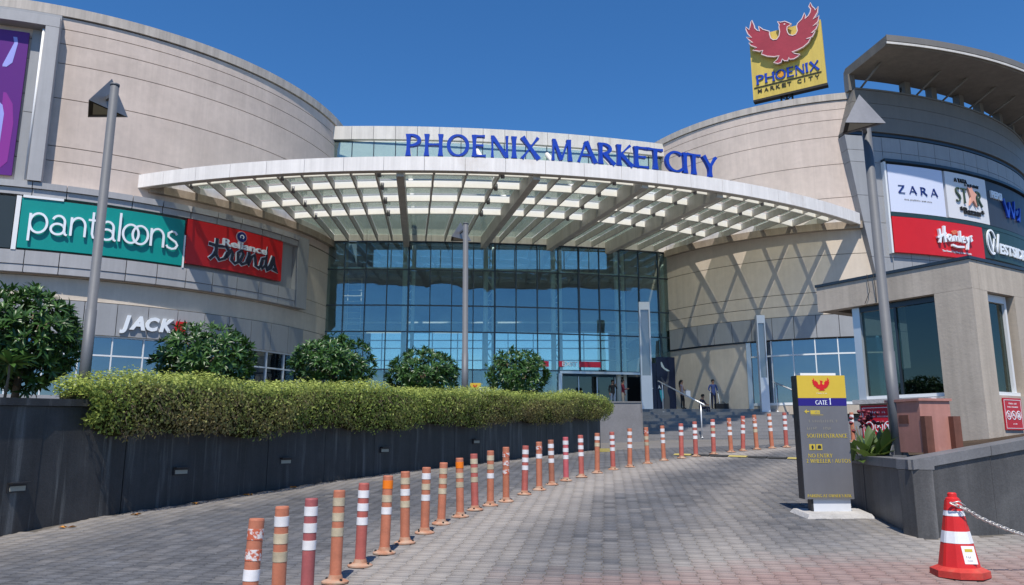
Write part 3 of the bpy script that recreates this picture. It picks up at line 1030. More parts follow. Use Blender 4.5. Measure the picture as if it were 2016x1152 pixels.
for k in range(17):
    x0, x1 = XS[k] + 0.03, XS[k + 1] - 0.03
    for r in range(5):
        if r == 0 and k in DOORS:
            continue
        strip_pane(x0, x1, TZ[r] + 0.03, TZ[r + 1] - 0.03, 0.0, "glass_pane", "facade_glass", hall, 0.02, 0.006)
    for r in range(1, 5):
        strip_bar(XS[k], XS[k + 1], TZ[r] - 0.035, TZ[r] + 0.035, 0.045, 0.1, "transom", "aluminium_dark", hall)
for k, x in enumerate(XS):
    a = front(x, 0.03)
    heavy = k in (0, 4, 8, 12, 17)
    z0 = PLAT if k not in (12, 13, 14) else 5.6
    MB().box((a[0], a[1], (z0 + 13.35) / 2), (0.10 if heavy else 0.055, 0.13, 13.35 - z0), math.atan2(1, 5) * 0 + (x + 9) / FR).build("mullion", "aluminium_dark", hall)
for r, (z, d) in enumerate(((11.65, 0.16),)):
    for k in range(17):
        strip_bar(XS[k], XS[k + 1], z + 0.06, z + 0.20, -0.35, 0.16, "wind_beam", "steel_pale", hall)
# inner lining above the glass, seen under the canopy
for k in range(17):
    strip_bar(XS[k] + 0.012, XS[k + 1] - 0.012, 13.42, 14.15, 0.03, 0.12, "head_panel", "panel_white", hall)
strip_bar(-11.4, 10.6, 13.34, 13.42, 0.06, 0.2, "head_trim", "aluminium_dark", hall)
# clerestory and white parapet above the canopy
XU = [-11.35 + 1.36 * k for k in range(17)]
for k in range(16):
    x0, x1 = XU[k], XU[k + 1]
    strip_pane(x0 + 0.03, x1 - 0.03, 18.55, 19.85, -0.15, "clerestory_pane", "facade_glass", hall, 0.02, 0.004)
    strip_bar(x0 + 0.012, x1 - 0.012, 19.92, 20.78, 0.12, 0.3, "parapet_panel", "panel_white", hall)
    strip_bar(x0 - 0.025, x0 + 0.025, 18.5, 19.9, -0.12, 0.08, "mullion", "aluminium_dark", hall)
strip_bar(-11.4, 10.6, 19.85, 19.915, 0.06, 0.2, "parapet_trim", "aluminium_dark", hall)
strip_bar(-11.4, 10.6, 18.45, 18.55, -0.1, 0.1, "clerestory_sill", "aluminium_dark", hall)
strip_bar(-11.4, 10.6, 18.45, 20.6, -0.9, 0.1, "clerestory_backing", "steel_pale", hall)
strip_bar(-11.4, 10.6, 14.16, 18.45, -0.12, 0.25, "upper_wall", "panel_midgrey", hall)
# interior: trussed masts, gallery slabs, rear wall, roof with rooflight
for x in (-6.5, -1.55, 2.65, 6.75, 9.9):
    a = front(x, -0.5)
    b = front(x + 0.5, -0.7)
    m_ = MB()
    m_.tube([(a[0], a[1], PLAT), (a[0], a[1], 13.3)], 0.15, 10)
    m_.tube([(b[0], b[1], PLAT), (b[0], b[1], 13.3)], 0.11, 10)
    z = 3.9
    while z < 12.5:
        m_.tube([(a[0], a[1], z), (b[0], b[1], z + 0.75)], 0.03, 6)
        m_.tube([(b[0], b[1], z + 0.75), (a[0], a[1], z + 1.5)], 0.03, 6)
        m_.tube([(a[0], a[1], z), (b[0], b[1], z)], 0.03, 6)
        z += 1.5
    m_.build("trussed_mast", "steel_pale", hall)
MB().box((-0.9, 57.2, 11.9), (24, 0.3, 4.9)).build("rear_wall", "interior_wall", hall)
MB().box((-0.9, 57.2, 4.9), (24, 0.3, 3.5)).build("rear_wall", "interior_wall", hall)
MB().box((-12.4, 57.2, 9.8), (3.4, 0.28, 12.6)).build("rear_wall", "interior_wall", hall)
MB().box((10.6, 57.2, 9.8), (6.6, 0.28, 12.6)).build("rear_wall", "interior_wall", hall)
MB().box((-0.9, 57.2, 16.6), (24, 0.3, 1.3)).build("rear_wall", "interior_wall", hall)
for k in range(10):
    MB().box((-9.8 + 1.9 * k, 57.1, 8.1), (0.07, 0.12, 2.9)).build("rear_mullion", "interior_slab", hall)
    MB().box((-9.3 + 1.9 * k, 57.1, 15.2), (0.07, 0.12, 1.7)).build("rear_mullion", "interior_slab", hall)
MB().box((-0.9, 57.3, 8.03), (20.4, 0.03, 2.74)).build("rear_pane", "rear_glass", hall)
MB().box((-0.9, 57.3, 15.15), (20.4, 0.03, 1.55)).build("rear_pane", "rear_glass", hall)
for z in (7.35, 8.25, 8.85):
    MB().box((-0.9, 57.0, z), (20, 0.08, 0.08)).build("rear_transom", "interior_slab", hall)
for k in range(13):  # pale bars added inside to stand for a reflection in the glass
    MB().box((-10.6 + (0.2 if k % 3 else 0), 47.2, 7.2 + 0.36 * k), (1.9 if k % 3 else 2.3, 0.05, 0.05)).build("reflected_rung", "panel_white", hall)
for x in (-11.5, -10.35, -9.5):
    MB().box((x, 47.25, 9.3), (0.05, 0.05, 4.6)).build("reflected_rail", "panel_white", hall)
for z in (8.3, 8.95):
    m_ = MB()
    m_.box((-0.5, 48.6, z), (21, 0.06, 0.10)); m_.build("gallery_rail", "interior_slab", hall)
MB().box((0, 52.5, 17.4), (24, 9.2, 0.3)).build("ceiling_slab", "interior_slab", hall)
# entrance doors
dx0, dx1 = XS[11], XS[15]
for x in (dx0 + 0.02, dx1 - 0.02):
    a = front(x, 0.16)
    MB().box((a[0], a[1], (PLAT + 5.45) / 2), (0.2, 0.22, 5.45 - PLAT), (x + 9) / FR).build("portal_post", "aluminium_light", hall)
strip_bar(dx0, dx1, 5.46, 5.60, 0.22, 0.24, "portal_head", "aluminium_light", hall)
for i, x in enumerate((dx0 + 1.35, dx0 + 2.55, dx0 + 3.75)):
    strip_pane(x - 1.1, x, PLAT + 0.02, 5.35, -0.55 - 0.1 * i, "door_leaf", "booth_glass", hall)
    a = front(x, -0.5 - 0.1 * i)
    MB().box((a[0], a[1], 4.3), (0.06, 0.06, 2.1)).build("door_stile", "aluminium_light", hall)
MB().box((6.0, 50.6, 4.3), (9.0, 0.2, 2.6)).build("lobby_wall", "black_paint", hall)
# red entry and exit bands over the doors
band = thing("exit_sign", "red band with white EXIT lettering above the open doors", "sign", (front(5, .3)[0], front(5, .3)[1], 5.9))
a, b = front(XS[11] + 0.25, 0.12), front(XS[14] + 0.5, 0.12)
fr = plane_frame((a[0], a[1], 5.86), (b[0] - a[0], b[1] - a[1], 0))
ww = math.hypot(b[0] - a[0], b[1] - a[1])
MB().prism([(1.0, 0), (2.35, 0), (2.35, 0.34), (1.0, 0.34)], fr, 0, 0.03).build("red_strip", "exit_red", band)
MB().prism([(-0.3, 0), (0.05, 0), (0.05, 0.34), (-0.3, 0.34)], fr, 0, 0.03).build("red_strip", "exit_red", band)
m_ = MB(); put_text(m_, "EXIT", fr, -0.1, 0.04, 0.28, 0.03, 0.06, 0.98, bold=0.02); m_.build("lettering", "letter_white", band)
for lab, xa, wd in (("small red sign strip glimpsed over the doors left of the fifth bush", XS[8] + 0.2, 0.6), ("small red sign strip glimpsed over the doors right of the fifth bush", XS[10] + 0.1, 0.55)):
    a, b = front(xa, 0.12), front(xa + wd, 0.12)
    fr2 = plane_frame((a[0], a[1], 5.84), (b[0] - a[0], b[1] - a[1], 0))
    tag(MB().prism([(0, 0), (wd, 0), (wd, 0.34), (0, 0.34)], fr2, 0, 0.04).build("door_sign", "exit_red"), lab, "sign")

# dark posters beside the doors
def poster_panel(x0, x1, z0, z1, off, label):
    a, b = front(x0, off), front(x1, off)
    t = thing("entrance_poster", label, "poster", (a[0], a[1], z0))
    fr = plane_frame((a[0], a[1], z0), (b[0] - a[0], b[1] - a[1], 0))
    w = math.hypot(b[0] - a[0], b[1] - a[1])
    MB().prism([(0, 0), (w, 0), (w, z1 - z0), (0, z1 - z0)], fr, 0, 0.06).build("poster_board", "poster_navy", t)
    return t, fr, w


t, fr, w = poster_panel(8.05, 8.80, PLAT + 0.05, 6.2, 0.28, "navy poster with white print just left of the first white pylon")
m_ = MB(); put_text(m_, "Sam", fr, 0.05, 1.62, 0.13, 0.06, 0.07); put_text(m_, "CAL", fr, 0.05, 1.36, 0.2, 0.06, 0.07, bold=0.02); m_.build("lettering", "letter_white", t)
t, fr, w = poster_panel(8.82, 10.15, PLAT + 0.05, 6.6, 0.30, "navy poster of a figure with raised arms between pylon and beige wall")
m_ = MB(); put_text(m_, "A", fr, 0.06, 1.36, 0.2, 0.06, 0.07, bold=0.02); m_.build("lettering", "letter_white", t)
m_ = MB()
m_.ribbon([(0.30, 2.05), (0.42, 1.85), (0.60, 1.62), (0.72, 1.78), (0.80, 2.10), (0.84, 2.42)], [0.10, 0.13, 0.19, 0.16, 0.12, 0.09], fr, 0.06, 0.075)
m_.ribbon([(0.62, 1.66), (0.58, 1.2), (0.66, 0.8), (0.62, 0.1)], [0.3, 0.26, 0.34, 0.4], fr, 0.06, 0.072)
m_.build("printed_figure", "figure_grey", t)
m_ = MB()
m_.ribbon([(0.34, 3.0), (0.42, 2.75), (0.55, 2.6), (0.75, 2.5), (0.9, 2.46)], [0.08, 0.17, 0.1, 0.12, 0.05], fr, 0.06, 0.08)
m_.build("printed_splash", "figure_pale", t)
m_ = MB()
m_.prism([(0.16, 1.25), (0.42, 1.30), (0.45, 0.8), (0.3, 0.55), (0.2, 0.85)], fr, 0.06, 0.078)
m_.build("printed_drape", "figure_cyan", t)

# ---------------------------------------------------------------- entrance canopy
CC, CRD = (-4.54, 68.9), 36.98
canopy = thing("entrance_canopy", "sweeping white canopy of steel ribs and glass over the entrance", "canopy", (CC[0], 34, 13.2))


def inL(x, y): return (x - CL[0]) ** 2 + (y - CL[1]) ** 2 < RL ** 2
def inR(x, y): return (x - CR[0]) ** 2 + (y - CR[1]) ** 2 < RR ** 2
def infront(x, y): return y > front(x)[1] if -12 < x < 11 else False


A0, A1 = -111.2, -50.0
seams = [A0 + (A1 - A0) * k / 22 for k in range(23)]
for a0, a1 in zip(seams[:-1], seams[1:]):
    MB().ring(CC, CRD - 0.10, CRD, a0 + 0.012, a1 - 0.012, 13.22, 13.86, n=3).build("fascia_panel", "canopy_white", canopy)
MB().ring(CC, CRD - 0.42, CRD - 0.105, A0 + 0.3, A1 - 0.3, 13.24, 13.80).build("edge_girder", "canopy_steel_shaded", canopy)
# girders along both drums
MB().ring(CL, RL, RL + 0.30, -52.0, -6.5, 13.05, 13.42).build("wall_girder", "canopy_girder", canopy)
MB().ring(CR, RR, RR + 0.30, -151.5, -100.6, 13.05, 13.45).build("wall_girder", "canopy_girder", canopy)
MB().ring(CR, RR, RR + 0.10, -151.5, -100.8, 13.46, 13.98).build("wall_trim", "panel_white", canopy)
MB().ring(CL, RL, RL + 0.10, -51.0, -6.5, 13.44, 13.98).build("wall_trim", "panel_white", canopy)

MAIN = [-4.93, 1.18, 6.28, 10.15]
xo = []
x = -4.93
while x > -17.2:
    x -= 1.17
    xo.append((x, False))
for p, q_ in zip(MAIN[:-1], MAIN[1:]):
    for k in range(1, 4):
        xo.append((p + (q_ - p) * k / 4, False))
xo += [(m_, True) for m_ in MAIN]
x = 10.15
while x < 17.6:
    x += 0.97
    xo.append((x, False))
xo.sort()
OFFS = [0.42, 1.2, 3.0, 5.2, 7.4]
ribs = []
for x, main in xo:
    s_ = min(0.35, max(0.0, 0.205 + 0.0185 * x))
    y = CC[1] - math.sqrt(CRD ** 2 - (x - CC[0]) ** 2)
    pts = []
    t_ = 0.0
    end = None
    while t_ < 16:
        px_, py_ = x - s_ * t_, y + t_
        if inL(px_, py_) or inR(px_, py_) or infront(px_, py_):
            break
        end = (px_, py_)
        t_ += 0.02
    if end is None or t_ < 0.5:
        ribs.append(None)
        continue
    st = (x - s_ * 0.3, y + 0.3)
    nodes = {}
    tt = 0.0
    for oi, off in enumerate(OFFS):
        t2 = 0.0
        while t2 < t_:
            px_, py_ = x - s_ * t2, y + t2
            if math.hypot(px_ - CC[0], py_ - CC[1]) <= CRD - off:
                nodes[oi] = (px_, py_)
                break
            t2 += 0.02
    nodes['end'] = end
    ribs.append(nodes)
    if main:
        MB().beam((*st, 13.40), (*end, 13.40), 0.34, 0.72).build("main_beam", "canopy_steel_shaded", canopy)
    else:
        MB().beam((*st, 13.60), (*end, 13.60), 0.085, 0.36).build("rafter", "canopy_steel_shaded", canopy)
for a, b in zip(ribs[:-1], ribs[1:]):
    if a is None or b is None:
        continue
    for oi in range(len(OFFS)):
        if oi in a and oi in b:
            pa, pb = a[oi], b[oi]
            if oi > 0:
                MB().beam((pa[0], pa[1], 13.60), (pb[0], pb[1], 13.60), 0.09, 0.34).build("purlin", "purlin_white", canopy)
            na = a.get(oi + 1, a['end']); nb = b.get(oi + 1, b['end'])
            d = Vector((pb[0] - pa[0], pb[1] - pa[1], 0)).normalized() * 0.05
            va, vb = Vector((na[0] - pa[0], na[1] - pa[1])), Vector((nb[0] - pb[0], nb[1] - pb[1]))
            ga = 0.24 if (oi + 1) in a else 0.0
            gb = 0.24 if (oi + 1) in b else 0.0
            if va.length > 0.4: na = (na[0] - va.normalized().x * ga, na[1] - va.normalized().y * ga)
            if vb.length > 0.4: nb = (nb[0] - vb.normalized().x * gb, nb[1] - vb.normalized().y * gb)
            P = [(pa[0] + d.x, pa[1] + d.y), (pb[0] - d.x, pb[1] - d.y), (nb[0] - d.x, nb[1] - d.y), (na[0] + d.x, na[1] + d.y)]
            if math.hypot(P[2][0] - P[1][0], P[2][1] - P[1][1]) < 0.15 and math.hypot(P[3][0] - P[0][0], P[3][1] - P[0][1]) < 0.15:
                continue
            m_ = MB()
            m_.add([(x_, y_, 13.795) for x_, y_ in P] + [(x_, y_, 13.81) for x_, y_ in P], [(3, 2, 1, 0), (4, 5, 6, 7), (0, 1, 5, 4), (1, 2, 6, 5), (2, 3, 7, 6), (3, 0, 4, 7)])
            m_.build("glass_pane", "canopy_glass", canopy)
# floodlights hung below the ribs
for i in range(2, len(ribs) - 2, 4):
    nd = ribs[i]
    if nd is None: continue
    for oi in (1, 2, 3, 4):
        if oi in nd:
            m_ = MB()
            p = nd[oi]
            m_.tube([(p[0] + 0.16, p[1] - 0.05, 13.66), (p[0] + 0.16, p[1] - 0.05, 13.34)], 0.09, 10)
            m_.build("downlight", "lamp_shade_grey", canopy)
# tie rods from the parapet down to the canopy
for i, (xi, xo_) in enumerate(((-6.45, -5.7), (-2.2, -0.1), (2.2, 4.4), (6.0, 8.2))):
    a = front(xi, 0.1)
    yo = a[1] - (5.5 if i else 2.0)
    MB().tube([(a[0], a[1], 19.3), (xo_, yo, 13.9)], 0.15, 12).build("tie_rod", "canopy_white", canopy)

# blue letters standing on the canopy edge
word = thing("canopy_lettering", "large blue PHOENIX MARKETCITY letters standing on the canopy edge", "sign", (CC[0], 33, 13.86))
LET = [('P', -90.23, -89.22), ('H', -88.96, -87.73), ('O', -87.45, -85.9), ('E', -85.71, -84.73), ('N', -84.46, -83.14), ('I', -82.98, -82.58), ('X', -82.39, -80.94),
       ('M', -80.25, -78.62), ('A', -78.32, -76.86), ('R', -76.73, -75.47), ('K', -75.34, -74.14), ('E', -74.02, -72.89), ('T', -72.98, -71.68), ('C', -71.54, -70.17), ('I', -70.06, -69.65), ('T', -69.73, -68.5), ('Y', -68.36, -67.05)]
for ch, a0, a1 in LET:
    Rf = CRD - 0.12
    w = R_(a1 - a0) * Rf
    m_ = MB()
    caps_letter(m_, ch, cyl_frame(CC, Rf, a0, 13.89), 0, 0, w, 1.02, -0.05, 0.14, fat=0.94)
    m_.build("letter", "sign_blue", word)

# ---------------------------------------------------------------- right drum
right = thing("drum_building", "right beige curved mall wing under the yellow emblem board", "building", (CR[0], CR[1], 3.2))
MB().ring(CR, RR - 2, RR - 0.06, -215, -99.5, 3.0, 20.7).build("wall_core", "joint_dark", right)
edges_ = [8.33, 8.92, 9.6, 11.68, 13.3, 14.95, 16.92, 18.58, 19.6, 20.22, 20.75]
for z0, z1 in zip(edges_[:-1], edges_[1:]):
    MB().ring(CR, RR - 0.07, RR, -205, -97.5, z0 + 0.016, z1 - 0.016).build("wall_band", "render_beige" if z0 > 13 else "render_warm", right)
MB().ring(CR, RR - 0.5, RR + 0.07, -205, -98, 20.78, 21.17).build("coping", "coping_stone", right)
MB().ring(CR, RR - 0.07, RR - 0.004, -205, -128.6, PLAT, 7.0).build("wall_band", "render_warm", right)
MB().ring(CR, RR, RR + 0.05, -152, -128.2, 6.98, 7.05).build("shadow_joint", "aluminium_dark", right)
a = -151.5
while a < -101:
    MB().ring(CR, RR, RR + 0.12, a + 0.06, a + 4.86, 7.07, 8.30, n=3).build("fascia_panel", "panel_midgrey", right)
    a += 4.92
MB().ring(CR, RR - 0.06, RR + 0.06, -128.6, -127.5, PLAT, 7.0, n=1).build("frame_post", "aluminium_light", right)
a = -127.5
while a < -101:
    for z0, z1 in ((3.55, 6.14), (6.2, 6.98)):
        MB().ring(CR, RR - 0.05, RR - 0.03, a + 0.1, a + 4.82, z0, z1, n=2).build("window_pane", "shop_glass", right)
    MB().ring(CR, RR - 0.05, RR + 0.05, a + 4.8, a + 5.04, 3.5, 7.02, n=1).build("mullion", "frame_white", right)
    a += 4.92
MB().ring(CR, RR - 0.05, RR + 0.045, -127.5, -98, 6.13, 6.21).build("transom", "frame_white", right)
MB().ring(CR, RR - 0.05, RR + 0.08, -127.5, -98, 3.42, 3.56).build("window_sill", "frame_white", right)
MB().ring(CR, RR - 0.05, RR + 0.06, -127.5, -98, PLAT - 0.3, 3.42).build("plinth", "concrete", right)
# what stands behind the shop glass
MB().ring(CR, RR - 1.4, RR - 1.3, -127, -98, PLAT, 7.0).build("shop_interior", "shop_dim", right)
MB().ring(CR, RR - 0.30, RR - 0.28, -112.7, -100, PLAT, 6.0).build("shop_hoarding", "shop_blue", right)
MB().ring(CR, RR - 0.277, RR - 0.26, -112.7, -100, 4.62, 4.86).build("lime_stripe", "lime_print", right)
MB().ring(CL, RL - 1.4, RL - 1.3, -100, -19, PLAT, 6.1).build("shop_interior", "shop_dim", left)

# grey clad wing with the shop boards
grey = thing("grey_clad_wing", "grey panelled wing at the right with stacked shop boards", "building", (CG[0], CG[1], 3.2))
ROWS = [3.2, 5.2, 7.3, 9.4, 11.4, 13.35, 14.9, 16.85, 17.55, 18.42]


def slant(z):
    return float(np.interp(z, [3, 10.4, 14.4, 18.4, 21.2], [-77.3, -79.8, -81.2, -82.4, -80.7]))


def clad(a00, a01, a10, a11, z0, z1, r0, r1, name, mat, parent, n=2):
    """Panel whose left and right edges may lean: angles at bottom (a00..a01) and top (a10..a11)."""
    vs, fs = [], []
    for i in range(n + 1):
        t_ = i / n
        ab, at_ = R_(a00 + (a01 - a00) * t_), R_(a10 + (a11 - a10) * t_)
        for r, a_, z in ((r0, ab, z0), (r1, ab, z0), (r1, at_, z1), (r0, at_, z1)):
            vs.append((CG[0] + r * math.cos(a_), CG[1] + r * math.sin(a_), z))
    for i in range(n):
        k, q_ = i * 4, i * 4 + 4
        for e in range(4):
            e2 = (e + 1) % 4
            fs.append((k + e, q_ + e, q_ + e2, k + e2))
    fs.append((3, 2, 1, 0))
    fs.append((n * 4, n * 4 + 1, n * 4 + 2, n * 4 + 3))
    m_ = MB(); m_.add(vs, fs)
    return m_.build(name, mat, parent)


colsA = [-77.3 + 2.78 * k for k in range(0, 16)]
for z0, z1 in zip(ROWS[:-1], ROWS[1:]):
    zz0, zz1 = z0 + 0.012, z1 - 0.012
    clad(slant(z0), -77.34, slant(z1), -77.34, zz0, zz1, RG - 0.9, RG, "cladding_panel", "panel_midgrey", grey)
    for a0, a1 in zip(colsA[:-1], colsA[1:]):
        clad(a0 + 0.03, a1 - 0.03, a0 + 0.03, a1 - 0.03, zz0, zz1, RG - 0.12, RG, "cladding_panel", "panel_midgrey", grey)
clad(slant(3) + .3, -35, slant(18.4) + .3, -35, 3.0, 18.5, RG - 1.0, RG - 0.10, "wall_core", "joint_dark", grey, 24)
for z0, z1 in ((18.66, 19.55), (19.57, 20.35), (20.37, 21.12)):
    clad(slant(z0), -35, slant(z1), -35, z0, z1, RG - 1.0, RG + 0.14, "parapet_band", "panel_dark", grey, 26)
clad(slant(18.5), -35, slant(18.6), -35, 18.46, 18.65, RG - 1.0, RG + 0.02, "shadow_joint", "aluminium_dark", grey, 26)
MB().ring(CG, RG - 1.2, RG + 0.20, -80.6, -35, 21.13, 21.22).build("coping", "panel_dark", grey)
# roof wing on raking posts
RIN, ROUT = RG - 0.55, RG + 3.35
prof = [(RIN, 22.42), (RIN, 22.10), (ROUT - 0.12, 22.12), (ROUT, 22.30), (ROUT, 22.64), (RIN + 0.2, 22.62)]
n = 30
vs, fs = [], []
for i in range(n + 1):
    t_ = i / n
    for j, (r, z) in enumerate(prof):
        a_ = R_(-81.0 + 47 * t_)
        vs.append((CG[0] + r * math.cos(a_), CG[1] + r * math.sin(a_), z))
K = len(prof)
for i in range(n):
    for e in range(K):
        e2 = (e + 1) % K
        fs.append((i * K + e, (i + 1) * K + e, (i + 1) * K + e2, i * K + e2))
fs.append(tuple(reversed(range(K))))
fs.append(tuple(n * K + e for e in range(K)))
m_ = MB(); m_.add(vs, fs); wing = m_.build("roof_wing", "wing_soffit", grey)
MB().ring(CG, ROUT + 0.003, ROUT + 0.05, -81.0, -34, 22.18, 22.30).build("edge_flashing", "panel_white", wing)
MB().ring(CG, ROUT + 0.003, ROUT + 0.06, -81.0, -34, 22.34, 22.68).build("edge_gutter", "panel_dark", wing)
for a_ in (-80.7, -72.3, -67.7, -62.2, -57.3, -51.2, -45.5, -40):
    c_, s_ = math.cos(R_(a_)), math.sin(R_(a_))
    rr_ = RG - 0.25
    MB().box((CG[0] + rr_ * c_, CG[1] + rr_ * s_, 21.65), (0.42, 0.42, 1.0), R_(a_)).build("roof_post", "panel_dark", grey)
    b_ = R_(a_ + 0.9)
    MB().tube([(CG[0] + (RG + 0.05) * math.cos(b_), CG[1] + (RG + 0.05) * math.sin(b_), 21.2), (CG[0] + (RG + 1.6) * math.cos(b_ + .012), CG[1] + (RG + 1.6) * math.sin(b_ + .012), 22.12)], 0.06, 8).build("roof_strut", "panel_dark", grey)

# ---------------------------------------------------------------- shop boards
def board(name, label, C, R, a0, a1, z0, z1, mat, depth=0.12):
    t = thing(name, label, "shop sign", (C[0], C[1], z0))
    MB().ring(C, R, R + depth, a0, a1, z0, z1).build("sign_board", mat, t)
    return t, cyl_frame(C, R + depth, a0, z0), R_(a1 - a0) * (R + depth), z1 - z0


SB = RL + 0.22
# teal board with thin rounded letters
t, fr, W, H = board("shop_sign", "teal shop board with thin white pantaloons lettering", CL, SB, -68.9, -46.35, 9.70, 11.93, "teal_board", 0.2)
MB().ring(CL, SB, SB + 0.23, -69.6, -69.0, 9.6, 12.0, n=1).build("edge_strip", "white_paint", t)
MB().ring(CL, SB, SB + 0.23, -46.3, -46.05, 9.6, 11.2, n=1).build("edge_strip", "white_paint", t)
MB().ring(CL, SB + .1, SB + 0.25, -68.8, -63.6, 11.94, 12.05, n=2).build("light_box", "white_paint", t)
xh, sx, lw = 0.86, 0.70, 0.095
y0 = 0.70
cx = 0.42


def mono(strokes, x):
    m_ = MB()
    for i, pts in enumerate(strokes):
        m_.ribbon([(x + a_ * sx, y0 + b_ * xh) for a_, b_ in pts], lw, fr, 0.06, 0.13 + 0.0015 * i)
    m_.build("letter", "letter_white", t)


o_ = arc(0.5, 0.5, 0.5, 0.5, 0, 360, 28)
glyphs = [
    ([[(0.0, -0.45), (0.0, 0.98)], o_], 1.22),
    ([arc(0.45, 0.66, 0.36, 0.32, 160, 0, 12) + [(0.81, 0.2), (0.88, 0.03), (1.0, 0.0)], arc(0.42, 0.28, 0.40, 0.28, 45, 400, 22)], 1.20),
    ([[(0.0, 0.0), (0.0, 0.98)], [(0.0, 0.55)] + arc(0.42, 0.55, 0.42, 0.43, 175, 0, 14) + [(0.84, 0.0)]], 1.00),
    ([[(0.28, 1.38), (0.28, 0.22), (0.36, 0.03), (0.58, 0.0)], [(0.0, 0.95), (0.56, 0.95)]], 0.76),
    ([arc(0.45, 0.66, 0.36, 0.32, 160, 0, 12) + [(0.81, 0.2), (0.88, 0.03), (1.0, 0.0)], arc(0.42, 0.28, 0.40, 0.28, 45, 400, 22)], 1.20),
    ([[(0.0, 0.0), (0.0, 1.55)]], 0.22),
    ([o_], 0.62),
    ([o_], 1.22),
    ([[(0.0, 0.0), (0.0, 0.98)], [(0.0, 0.55)] + arc(0.42, 0.55, 0.42, 0.43, 175, 0, 14) + [(0.84, 0.0)]], 1.04),
    ([[(0.72, 0.82), (0.56, 0.96), (0.34, 0.98), (0.12, 0.86), (0.12, 0.66), (0.36, 0.53), (0.64, 0.42), (0.78, 0.24), (0.66, 0.06), (0.40, 0.0), (0.12, 0.06), (0.02, 0.18)]], 0.8),
]
tot = sum(g[1] for g in glyphs)
sx = (W * 0.895) / tot
x = 0.40
for st_, adv in glyphs:
    mono(st_, x)
    x += adv * sx

# red board with bold word over script
t, fr, W, H = board("shop_sign", "red shop board with white Reliance above dark script trends", CL, SB, -45.9, -27.2, 9.86, 12.04, "red_board", 0.2)
kx, ky = W / 1500.0, H / 740.0


def px_line(pts):
    """Trace in board units (1500 x 740), y measured down the board."""
    return [(a_ * kx, H - b_ * ky) for a_, b_ in pts]


script = [
    [(290, 350), (400, 370), (510, 352)],
    [(400, 240), (395, 400), (400, 520), (450, 600), (520, 560), (560, 450)],
    [(400, 420), (370, 530), (310, 610)],
    [(530, 340), (580, 420), (545, 540), (620, 380), (640, 450), (625, 560), (680, 610), (760, 540), (800, 420), (770, 360), (715, 420), (720, 540), (790, 600), (850, 560), (890, 420)],
    [(890, 360), (895, 480), (885, 590), (930, 440), (980, 380), (1000, 470), (1005, 570), (1060, 600), (1110, 520)],
    [(1180, 400), (1120, 420), (1095, 520), (1120, 600), (1180, 520), (1195, 180), (1180, 520), (1210, 610), (1270, 560), (1310, 400)],
    [(1310, 330), (1330, 460), (1390, 610), (1310, 560)],
    [(1310, 330), (1260, 500), (1210, 600)],
]
m_ = MB()
m2 = MB()
for i, s_ in enumerate(script):
    s2 = px_line(s_)
    m_.ribbon(s2, 0.235, fr, 0.02, 0.05 + 0.002 * i)
    m2.ribbon(s2, 0.145, fr, 0.07, 0.11 + 0.002 * i)
m_.build("script_edge", "letter_white", t)
m2.build("script_lettering", "dark_print", t)
m_ = MB(); put_text(m_, "Reliance", fr, 0.32 * W, 0.545 * H, 0.37, 0.02, 0.12, 0.47 * W, bold=0.025); m_.build("lettering", "letter_white", t)
m_ = MB(); m_.prism(arc(0.505 * W, 0.83 * H, 0.30, 0.29, 0, 359, 24)[:-1], fr, 0.02, 0.08); m_.build("round_mark", "bird_edge", t)
m_ = MB(); m_.prism(arc(0.505 * W, 0.83 * H, 0.27, 0.26, 0, 359, 24)[:-1], fr, 0.08, 0.10); m_.build("round_mark", "sign_blue_dark", t)
m_ = MB(); m_.ribbon([(0.505 * W + 0.1 * math.cos(R_(k)), 0.83 * H + 0.09 * math.sin(R_(k))) for k in range(-60, 250, 24)], 0.05, fr, 0.10, 0.12); m_.build("round_mark", "letter_white", t)
# dark board cut by the frame
t, fr, W, H = board("shop_sign", "dark shop board cut by the left photo edge ending in white R", CL, SB, -92, -69.75, 9.66, 11.95, "board_dark", 0.18)
m_ = MB(); put_text(m_, "R", fr, W - 0.78, 0.95, 0.42, 0.0, 0.05); m_.build("lettering", "letter_white", t)
# JACK lettering over the shop windows
t = thing("shop_lettering", "white slanted JACK letters and red tag on grey fascia behind the second bush", "shop sign", (CL[0], CL[1], 6.3))
fr = cyl_frame(CL, RL + 0.16, -54.6, 6.47)
for ch, xx, ww in (("J", 0.06, 0.42), ("A", 0.44, 0.66), ("C", 1.10, 0.60), ("K", 1.72, 0.62)):
    m_ = MB(); put_text(m_, ch, fr, xx, 0.04, 0.60, 0.02, 0.12, ww, bold=0.05, shear=0.22); m_.build("letter", "letter_white", t)
m_ = MB(); m_.prism([(2.36, 0.02), (2.86, 0.02), (2.96, 0.58), (2.46, 0.58)], fr, 0.02, 0.10); m_.build("red_tag", "red_board", t)

# boards on the grey wing
SR = RG + 0.03
MB().ring(CG, RG, RG + 0.34, -77.7, -36, 16.86, 17.02).build("sign_hood", "aluminium_dark", grey)
MB().ring(CG, RG, RG + 0.22, -77.5, -36, 13.72, 13.95).build("sign_gap", "board_green_dark", grey)
MB().ring(CG, RG, RG + 0.26, -77.75, -77.5, 11.6, 16.86, n=1).build("sign_edge", "frame_white", grey)
t, fr, W, H = board("shop_sign", "pale blue-white shop board reading ZARA", CG, SR, -77.3, -68.75, 13.97, 16.74, "board_pale", 0.2)
m_ = MB(); x = 0.55
for ch in "ZARA":
    w_ = {'Z': 0.50, 'A': 0.52, 'R': 0.48}[ch]
    caps_letter(m_, ch, fr, x, 1.12, w_, 0.46, 0.0, 0.04, fat=0.8)
    x += w_ + 0.26
m_.build("lettering", "sign_blue_dark", t)
m_ = MB(); worn_print(m_, fr, 0.95, 0.72, 1.9, 0.09, 0, 0.02, 3); m_.build("small_print", "panel_dark", t)
